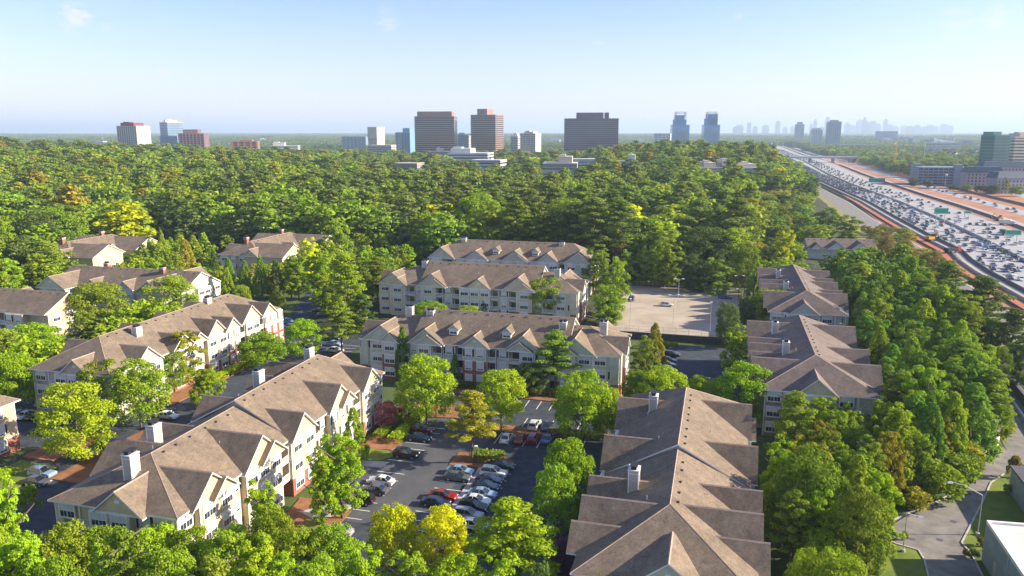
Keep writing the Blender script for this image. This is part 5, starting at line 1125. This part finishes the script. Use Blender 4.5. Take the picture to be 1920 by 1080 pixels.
# warehouse at the lower right corner (outline surveyed from its roof corner)
hw = 6.0; c0 = np.array(P(1850, 975, hw)); c1 = np.array(P(1921, 1080, hw)); d = (c1 - c0) / np.linalg.norm(c1 - c0); e_ = np.array([-d[1], d[0]])
if e_[0] < 0: e_ = -e_
fa = np.array(P(1925, 981, hw)) - c0; fa = fa / np.linalg.norm(fa)
wh = empty('warehouse', (*c0, 0), 0, label='flat roofed warehouse with pale roof and blue grey panel wall in the lower right corner', cat='warehouse')
def quadpts(o, u_, v_, a, b): return [tuple(o), tuple(o + u_ * a), tuple(o + u_ * a + v_ * b), tuple(o + v_ * b)]
Z0 = np.zeros(2); m = MB(); qp = quadpts(Z0, d, fa, 34, 30); m.hull([(*p, -.5) for p in qp], [(*p, hw - .5) for p in qp]); m.build('wall', M['palewall'], wh)
m = MB(); qi = quadpts(d * .5 + fa * .5, d, fa, 33, 29); m.hull([(*p, hw - .6) for p in qi], [(*p, hw - .3) for p in qi]); m.build('roof', mat('dusty roof membrane', (.62, .58, .53), .9, noise=.12, nscale=.4, stretch=(1, 3, 1)), wh)
m = MB()
for (o, u_, v_, a, b) in ((Z0, d, fa, 34, .4), (fa * 29.6, d, fa, 34, .4), (fa * .4, d, fa, .4, 29.2), (fa * .4 + d * 33.6, d, fa, .4, 29.2)):
    q = quadpts(o, u_, v_, a, b); m.hull([(*p, hw - .52) for p in q], [(*p, hw) for p in q])
m.build('parapet', M['trim'], wh)
dd_ = MB(); o = d * 4.5 - fa * .06; q = quadpts(o, d, fa, 1.2, .1); dd_.hull([(*p, -.2) for p in q], [(*p, 2.4) for p in q]); dd_.build('door', M['steel'], wh)
for k in (9, 15, 21):
    m = MB(); o = d * k - fa * .12; q = quadpts(o, d, fa, .16, .14); m.hull([(*p, -.3) for p in q], [(*p, hw - .1) for p in q]); m.build('downpipe', M['steel'], wh)
hw = 4.5; c0 = np.array(P(1897, 873, hw)); c1 = np.array(P(1925, 908, hw)); d2 = (c1 - c0) / np.linalg.norm(c1 - c0); f2 = np.array([d2[1], -d2[0]]); f2 = f2 if f2[0] > 0 else -f2
yb = empty('yard_building', (*c0, 0), 0, label='low pale walled yard building at the right border above the warehouse', cat='warehouse')
m = MB(); q = quadpts(Z0, d2, f2, 20, 14); m.hull([(*p, -.5) for p in q], [(*p, hw - .3) for p in q]); m.build('wall', M['palewall'], yb)
m = MB(); q = quadpts(-d2 * .2 - f2 * .2, d2, f2, 20.4, 14.4); m.hull([(*p, hw - .3) for p in q], [(*p, hw) for p in q]); m.build('roof', M['hwydark'], yb)
a, b = P(1862, 706), P(2010, 918); wallseg('guard_rail', 'silver guard rail running down the side road at the right border', 'barrier', EN(*a), EN(*b), -.1, .9, .35, M['steel'])
a, b = P(1872, 700), P(2040, 905); wallseg('retaining_wall', 'dark wall behind the silver guard rail at the right border', 'wall', EN(*a), EN(*b), -.1, 2.2, .6, M['hwydark'])
for i, (u, v) in enumerate([(1788, 978), (1762, 1012), (1711, 1011), (1815, 926)]):
    x, y = P(u, v); m = MB(); m.tube((0, 0, 0), (0, 0, .03), .45, .45, 12); o = m.build('manhole_cover', M['hwydark']); o.location = (x, y, .0)
    tag(o, f'dark round cover set in the curved drive, {["beside the tall lamp shadow","nearest the sunlit middle","near the left bend","near the upper curve"][i]}', 'manhole cover')
# ------------------------------------------------------------------ cars
def paint(n, c, r=.25): return mat('car paint ' + n, c, r, metal=.15, spec=.6, coat=.6)
PC = dict(white=paint('white', (.78, .78, .77)), silver=paint('silver', (.42, .44, .46)), black=paint('black', (.012, .012, .014)), grey=paint('grey', (.10, .105, .115)), navy=paint('navy', (.015, .03, .075)), red=paint('red', (.30, .01, .012)), maroon=paint('maroon', (.10, .008, .01)), blue=paint('blue', (.03, .10, .26)), green=paint('green', (.012, .04, .035)), lightblue=paint('light blue', (.25, .38, .52)))
NM = dict(white='white', silver='silver', black='black', grey='dark grey', navy='navy', red='red', maroon='maroon', blue='blue', green='dark green', lightblue='light blue')
PROF = {
 'sedan': ([(-2.35, .32), (-2.38, .62), (-2.28, .92), (-1.6, .98), (-1.0, .97), (.75, .94), (1.2, .92), (2.05, .76), (2.34, .58), (2.34, .32)], [(-1.72, .95), (-1.02, 1.40), (-.3, 1.46), (.15, 1.43), (1.05, .92)], .9),
 'suv': ([(-2.3, .38), (-2.36, .8), (-2.3, 1.08), (-1.6, 1.10), (-1.0, 1.10), (.8, 1.06), (1.15, 1.05), (2.1, .95), (2.32, .7), (2.32, .38)], [(-2.2, 1.08), (-1.95, 1.62), (-1.2, 1.70), (.1, 1.67), (.98, 1.04)], .94)}
def loft(prof, hw_low, hw_top, zmid, m=0):
    mb = MB(); n = len(prof)
    ring = lambda y0, k, s: [(x * s, y0 * (k if z > zmid else 1), z) for x, z in prof]
    st = [(-hw_low + .0, 1), (-hw_low * .8, 1), (0, 1), (hw_low * .8, 1), (hw_low, 1)]
    rings = []
    for i, (y, _) in enumerate(st):
        edge = i in (0, 4)
        rings.append([(x * (.965 if edge else 1), y * (hw_top / hw_low if z > zmid else 1), z - (.04 if edge and z > zmid else 0)) for x, z in prof])
    for r_ in rings: mb.v += r_
    for i in range(4):
        for j in range(n):
            k = (j + 1) % n; mb.f.append((i * n + j, i * n + k, (i + 1) * n + k, (i + 1) * n + j)); mb.m.append(m)
    mb.f.append(tuple(range(n))); mb.m.append(m); mb.f.append(tuple(reversed(range(4 * n, 5 * n)))); mb.m.append(m)
    return mb
CARM = {}
for k, (body, cab, hw_) in PROF.items():
    b = loft(body, hw_, hw_ * .94, .8)
    # roof panel and pillars are body colour
    r = MB(); top = cab[1:-1]
    ht = hw_ * .66
    for (x0, z0), (x1, z1) in zip(top, top[1:]):
        b.hull([(x0, -ht, z0), (x1, -ht, z1), (x1, ht, z1), (x0, ht, z0)], [(x0 + .02, -ht + .05, z0 + .045), (x1, -ht + .05, z1 + .045), (x1, ht - .05, z1 + .045), (x0 + .02, ht - .05, z0 + .045)])
    for s in (-1, 1):
        for (x0, z0), (x1, z1) in ((cab[0], cab[1]), (cab[-1], cab[-2]), ((-.42, .95), (-.38, cab[2][1]))):
            b.tube((x0, s * hw_ * .88, z0), (x1, s * ht, z1), .05, .045, 4)
        b.box(.62, s * (hw_ + .1) - .08, .98, .82, s * (hw_ + .1) + .08, 1.1)
    g = MB(); n = len(cab)
    lo = [(x, z) for x, z in cab]
    def wid(z): 
        zb, zt = cab[0][1], max(q[1] for q in cab); return hw_ * .88 + (ht - .01 - hw_ * .88) * (z - zb) / (zt - zb)
    g.hull([(x, -wid(z), z) for x, z in lo], [(x, wid(z), z) for x, z in lo])
    wsh = MB(); wsh.tube((0, -.11, 0), (0, .11, 0), .33, .33, 14, 0); wsh.tube((0, -.125, 0), (0, .125, 0), .2, .2, 10, 1)
    hl_ = MB(); hl_.box(-.06, -.2, -.07, .05, .2, .07)
    CARM[k] = (datamesh(b, 'body', PC['white']), datamesh(g, 'windows', M['carglass']), datamesh(wsh, 'wheel', [M['tyre'], M['rim']]), datamesh(hl_, 'headlight', M['lamp']), datamesh(hl_, 'tail_light', M['tail']), hw_)
def make_car(kind, col, x, y, z, rz, label, group, full=True):
    b, g, w_, h_, t_, hw_ = CARM[kind]
    r = empty('parked_car' if full else 'highway_car', (x, y, z), rz, label=label, cat='car', group=group)
    o = inst('body', b, r); o.material_slots[0].link = 'OBJECT'; o.material_slots[0].material = PC[col]
    inst('windows', g, r)
    if full:
        for sx in (-1.42, 1.42):
            for s in (-1, 1): inst('wheel', w_, r, (sx, s * (hw_ - .1), .33))
        zl = .68 if kind == 'sedan' else .85
        for s in (-1, 1): inst('headlight', h_, r, (2.26, s * hw_ * .7, zl - .05)); inst('tail_light', t_, r, (-2.33, s * hw_ * .74, zl + .12))
    return r
E_, W_, N_, S_ = R(-15), R(165), R(75), R(255)
n_ind = 0
for (u, v, kind, col, rz, where, z) in [
    (714, 907, 'sedan', 'white', W_, 'nose out beside the yellow green tree along the cream building', 0), (702, 924, 'sedan', 'grey', W_, 'half under the yellow green tree next to the white sedan', 0), (676, 943, 'suv', 'black', W_, 'at the end of the shaded bays beside the orange mulch', 0), (633, 1002, 'sedan', 'silver', W_, 'nearest bays below the sunlit lawn strip', 0),
    (791, 812, 'suv', 'maroon', E_, 'top of the short row by the lime hedge', 0), (786, 826, 'sedan', 'navy', E_, 'second in the short row by the lime hedge', 0), (762, 857, 'suv', 'black', E_, 'alone below the short row near the white painted mark', 0), (756, 776, 'sedan', 'red', E_, 'by the pink flowering tree', 0),
    (863, 888, 'sedan', 'lightblue', E_, 'left of the planting strip just under the pine island', 0), (858, 900, 'sedan', 'grey', E_, 'left of the planting strip, second from the pine island', 0), (831, 935, 'sedan', 'red', E_, 'left of the planting strip in the sunny middle', 0), (817, 948, 'sedan', 'navy', E_, 'left of the planting strip below the red sedan', 0),
    (941, 878, 'sedan', 'green', E_, 'right of the planting strip beside the rounded hedge', 0), (926, 892, 'suv', 'white', E_, 'right of the planting strip, first white one from the hedge', 0), (918, 905, 'sedan', 'navy', E_, 'right of the planting strip just below the white wagon', 0), (911, 917, 'sedan', 'navy', E_, 'right of the planting strip, second navy one', 0),
    (905, 931, 'sedan', 'lightblue', E_, 'right of the planting strip next to two white ones', 0), (893, 944, 'sedan', 'white', E_, 'right of the planting strip, lower white one', 0), (887, 957, 'suv', 'green', E_, 'right of the planting strip above the yellow trees', 0), (878, 972, 'suv', 'silver', E_, 'last right of the planting strip by the yellow trees', 0), (886, 990, 'sedan', 'white', E_, 'half hidden behind the yellow trees', 0),
    (950, 826, 'sedan', 'white', N_, 'left end of the four in a row under the lime tree', 0), (976, 827, 'sedan', 'red', N_, 'second of the four in a row under the lime tree', 0), (1000, 827, 'suv', 'red', N_, 'third of the four in a row under the lime tree', 0), (1027, 827, 'sedan', 'blue', N_, 'right end of the four in a row under the lime tree', 0),
    (1002, 802, 'suv', 'white', N_, 'behind the red wagon across the low hedge', 0), (1026, 804, 'sedan', 'navy', N_, 'behind the blue sedan across the low hedge', 0),
    (1012, 985, 'sedan', 'navy', E_, 'in deep shade beside the foreground roof', 0), (1018, 1000, 'sedan', 'maroon', E_, 'in deep shade nearest the foreground roof', 0),
    (38, 780, 'sedan', 'silver', N_, 'left lot, first under the border trees', 0), (52, 782, 'sedan', 'white', N_, 'left lot, second under the border trees', 0), (68, 784, 'sedan', 'black', N_, 'left lot, third under the border trees', 0), (18, 778, 'suv', 'grey', N_, 'left lot at the very border', 0),
    (308, 772, 'sedan', 'navy', E_, 'between the taupe building and the cream one, upper', 0), (314, 784, 'sedan', 'white', E_, 'between the taupe building and the cream one, lower', 0), (80, 893, 'suv', 'lightblue', E_, 'against the west wall of the cream building, upper', 0), (70, 908, 'sedan', 'grey', E_, 'against the west wall of the cream building, lower', 0),
    (545, 616, 'sedan', 'white', E_, 'far lot by the narrow cypress, first', 0), (541, 607, 'suv', 'lightblue', E_, 'far lot by the narrow cypress, second', 0), (600, 586, 'sedan', 'black', E_, 'far lot under the tree cluster', 0), (608, 592, 'sedan', 'silver', E_, 'far lot just below the black sedan', 0),
    (622, 628, 'sedan', 'grey', E_, 'far lot shaded column, top', 0), (624, 638, 'suv', 'navy', E_, 'far lot shaded column, second', 0), (626, 648, 'sedan', 'lightblue', E_, 'far lot shaded column, third', 0), (628, 660, 'sedan', 'white', E_, 'far lot shaded column, fourth', 0), (630, 672, 'sedan', 'black', E_, 'far lot shaded column, bottom', 0),
    (1258, 669, 'suv', 'black', E_, 'below the raised lot wall, top of the column', 0), (1252, 679, 'sedan', 'navy', E_, 'below the raised lot wall, second', 0), (1250, 687, 'sedan', 'grey', E_, 'below the raised lot wall, third', 0), (1246, 695, 'sedan', 'navy', E_, 'below the raised lot wall, fourth', 0), (1240, 704, 'suv', 'grey', E_, 'below the raised lot wall, half under the lime tree', 0),
    (1330, 720, 'sedan', 'lightblue', E_, 'lower right lot beside the lime tree', 0),
    (1249, 574, 'sedan', 'white', E_, 'alone in the middle of the raised sandy lot', 1.9), (1184, 563, 'suv', 'blue', N_, 'left edge of the raised sandy lot', 1.9), (1359, 560, 'sedan', 'blue', E_, 'shaded right end of the raised sandy lot', 1.9),
    (800, 748, 'sedan', 'grey', N_, 'under the large round tree by the brick bay', 0), (830, 752, 'sedan', 'silver', N_, 'shaded bay by the sage green row, second', 0), (903, 742, 'suv', 'navy', N_, 'shaded bay by the entrance of the sage green row', 0),
]:
    x, y = P(u, v, z); make_car(kind, col, x, y, z, rz, f"{NM[col]} {'sedan' if kind == 'sedan' else 'wagon'} {where}".replace('the ', 'the ', 1), 'cars parked in the lots'); n_ind += 1
# traffic
lanes = []
for i in range(6): lanes.append((LB, 2.3 + i * 3.65, f'crowded lane {i + 1} from the guard rail' , 1, i))
for i in range(6): lanes.append((MED, 4.3 + i * 3.65, f'open carriageway lane {i + 1} from the median', 2, i))
for i in range(2): lanes.append((RE, 36 + i * 5, f'slip road lane {i + 1}', 3, i))
for i in range(4): lanes.append((RE, 78 + i * 6, f'outer road lane {i + 1} beyond the clay', 4, i))
traffic = []
for line, off_, nm, typ, i in lanes:
    y = 225 + rnd.uniform(0, 12); 
    ymax = {1: 2600, 2: 2600, 3: 900, 4: 700}[typ]
    while y < ymax:
        x = interp(line, y) + off_ + rnd.uniform(-.3, .3) + (max(0, (y - 520) * .12) if typ == 4 else 0)
        if typ == 1: gap = rnd.choice([7, 8.5, 10, 13, 18]) if y > 700 else rnd.choice([8, 11, 14, 20, 27])
        elif typ == 2: gap = rnd.uniform(14, 60)
        else: gap = rnd.uniform(14, 50)
        x2 = interp(line, y + 5) + off_
        if typ != 4 or y < 600: traffic.append((x, y, math.atan2(5, x2 - x if typ != 4 else 1.5), nm, typ))
        y += gap
traffic = [t for t in traffic if px_of(t[0], t[1], 0)[0] < 1935 and px_of(t[0], t[1], 0)[0] > 1450]
traffic.sort(key=lambda t: t[1])
cols = ['white'] * 5 + ['silver'] * 4 + ['black'] * 5 + ['grey'] * 5 + ['navy'] * 4 + ['red', 'maroon', 'blue', 'green', 'lightblue', 'navy']
NI = 296 - n_ind; cc = {}
far = MB(); FC = ['white', 'silver', 'black', 'grey', 'navy', 'red']
for i, (x, y, a, nm, typ) in enumerate(traffic):
    col = rnd.choice(cols); kind = rnd.choice(['sedan', 'suv'])
    if i < NI:
        cc[nm] = cc.get(nm, 0) + 1
        make_car(kind, col, x, y, .02, a if typ == 2 else a + math.pi, f"{NM[col]} {'sedan' if kind == 'sedan' else 'wagon'}, number {cc[nm]} in {nm}", 'highway traffic', False)
    else:
        c, s = math.cos(a), math.sin(a); f = lambda px_, py_, pz_: (x + px_ * c - py_ * s, y + px_ * s + py_ * c, pz_)
        q = FC.index(col) if col in FC else 4; hh = 1.5 if kind == 'sedan' else 1.75
        far.hull([f(-2.3, -.9, .3), f(2.3, -.9, .3), f(2.3, .9, .3), f(-2.3, .9, .3)], [f(-2.3, -.85, .95), f(2.2, -.85, .85), f(2.2, .85, .85), f(-2.3, .85, .95)], q)
        far.hull([f(-1.9, -.85, .95), f(1.0, -.85, .95), f(1.0, .85, .95), f(-1.9, .85, .95)], [f(-1.4, -.62, hh), f(.2, -.62, hh), f(.2, .62, hh), f(-1.4, .62, hh)], 6, q)
tag(far.build('distant_traffic', [PC[k] for k in FC] + [M['carglass']]), kind='stuff')
print('cars', n_ind, len(traffic))
# ------------------------------------------------------------------ camera, light, air
cam = bpy.data.cameras.new('camera'); co = bpy.data.objects.new('camera', cam); COL.objects.link(co); SC.camera = co
cam.sensor_width = 36; cam.lens = 36 * F / 1920; cam.clip_start = 1; cam.clip_end = 60000
co.location = (0, 0, H); co.rotation_euler = (math.pi / 2 - PITCH, 0, 0)
SUN_EL, SUN_AZ = R(25.5), R(-1.5)      # azimuth measured from +X towards +Y
sl = bpy.data.lights.new('sun', 'SUN'); so = bpy.data.objects.new('sun', sl); COL.objects.link(so)
sl.energy = 5.0; sl.angle = R(.6); sl.color = (1.0, .87, .68)
from mathutils import Vector
sd = Vector((math.cos(SUN_EL) * math.cos(SUN_AZ), math.cos(SUN_EL) * math.sin(SUN_AZ), math.sin(SUN_EL)))
so.rotation_euler = sd.to_track_quat('Z', 'Y').to_euler()
w = bpy.data.worlds.new('World'); SC.world = w; w.use_nodes = True; nt = w.node_tree; nt.nodes.clear()
out = nt.nodes.new('ShaderNodeOutputWorld'); bg = nt.nodes.new('ShaderNodeBackground'); sky = nt.nodes.new('ShaderNodeTexSky')
sky.sky_type = 'NISHITA'; sky.sun_disc = False; sky.sun_elevation = SUN_EL; sky.sun_rotation = math.pi / 2 - SUN_AZ
sky.altitude = 300; sky.air_density = 1.0; sky.dust_density = .7; sky.ozone_density = 4.0
bg.inputs[1].default_value = .102
# thin high cloud: a few puffs and streaks, by direction
tcw = nt.nodes.new('ShaderNodeTexCoord')
def vdir(u, v):
    d = np.array([(u - 960), F * CP + (540 - v) * SP, -F * SP + (540 - v) * CP]); return d / np.linalg.norm(d)
nz = nt.nodes.new('ShaderNodeTexNoise'); nz.inputs['Scale'].default_value = 38; nz.inputs['Detail'].default_value = 7; nz.inputs['Roughness'].default_value = .62
mpw = nt.nodes.new('ShaderNodeMapping'); mpw.inputs['Scale'].default_value = (1, 1, 2.6); L(nt, tcw.outputs['Generated'], mpw.inputs[0]); L(nt, mpw.outputs[0], nz.inputs['Vector'])
def mth(op, a, b=0.0, clamp=False):
    q = nt.nodes.new('ShaderNodeMath'); q.operation = op; q.use_clamp = clamp
    for i, t in enumerate((a, b)):
        if isinstance(t, (int, float)): q.inputs[i].default_value = t
        else: L(nt, t, q.inputs[i])
    return q.outputs[0]
cl_ = None
for (u, v, rad, st) in [(140, 37, .022, .9), (200, 58, .012, .5), (312, 136, .018, .55), (725, 42, .022, .35), (1384, 38, .011, .6), (1123, 78, .010, .4), (1135, 150, .018, .35), (1130, 178, .016, .25), (685, 168, .016, .3), (750, 168, .014, .25), (1790, 52, .03, .4), (1868, 44, .024, .5), (15, 148, .01, .35)]:
    vd = nt.nodes.new('ShaderNodeVectorMath'); vd.operation = 'DISTANCE'; L(nt, tcw.outputs['Generated'], vd.inputs[0]); vd.inputs[1].default_value = vdir(u, v)
    f_ = mth('SUBTRACT', 1.0, mth('DIVIDE', vd.outputs['Value'], rad), True)
    f_ = mth('MULTIPLY', mth('MULTIPLY', mth('ADD', f_, mth('MULTIPLY', mth('SUBTRACT', nz.outputs['Fac'], .52), 4.0), True), mth('MULTIPLY', f_, 3.0, True)), st)
    cl_ = f_ if cl_ is None else mth('MAXIMUM', cl_, f_)
n2 = nt.nodes.new('ShaderNodeTexNoise'); n2.inputs['Scale'].default_value = 3.0; n2.inputs['Detail'].default_value = 6; mp2 = nt.nodes.new('ShaderNodeMapping'); mp2.inputs['Scale'].default_value = (1, 1, 5)
L(nt, tcw.outputs['Generated'], mp2.inputs[0]); L(nt, mp2.outputs[0], n2.inputs['Vector'])
cl_ = mth('ADD', cl_, mth('MULTIPLY', mth('SUBTRACT', n2.outputs['Fac'], .42, True), .9), True)
sz_ = nt.nodes.new('ShaderNodeSeparateXYZ'); L(nt, tcw.outputs['Generated'], sz_.inputs[0])
veil = mth('MULTIPLY', mth('POWER', mth('SUBTRACT', 1.0, mth('MULTIPLY', mth('ABSOLUTE', sz_.outputs[2]), 5.0), True), 1.6), mth('ADD', mth('MULTIPLY', n2.outputs['Fac'], .5), .45))
cl_ = mth('MAXIMUM', cl_, veil, True)
cm_ = nt.nodes.new('ShaderNodeMix'); cm_.data_type = 'RGBA'; L(nt, cl_, cm_.inputs[0]); L(nt, sky.outputs[0], cm_.inputs[6]); cm_.inputs[7].default_value = (4.2, 4.75, 4.3, 1)
tn_ = nt.nodes.new('ShaderNodeMix'); tn_.data_type = 'RGBA'; tn_.blend_type = 'MULTIPLY'; tn_.inputs[0].default_value = 1; L(nt, cm_.outputs[2], tn_.inputs[6]); tn_.inputs[7].default_value = (1.0, .89, 1.03, 1)
L(nt, tn_.outputs[2], bg.inputs[0]); L(nt, bg.outputs[0], out.inputs[0])
hz = MB(); hz.box(-27000, -800, -3.5, 27000, 27000, 230)
hm, hnt, hout = newmat('haze air')
pv = hnt.nodes.new('ShaderNodeVolumePrincipled'); pv.inputs['Density'].default_value = 1.05e-4
pv.inputs['Color'].default_value = (.64, .82, 1.0, 1); pv.inputs['Anisotropy'].default_value = .12
L(hnt, pv.outputs[0], hout.inputs['Volume'])
ho = tag(hz.build('haze', hm), kind='stuff')
hm.cycles.homogeneous_volume = True
SC.cycles.volume_bounces = 0; SC.cycles.max_bounces = 6; SC.cycles.transparent_max_bounces = 6; SC.cycles.diffuse_bounces = 3
vs = SC.view_settings; vs.view_transform = 'Standard'; vs.look = 'None'; vs.exposure = 1.2; vs.gamma = 1
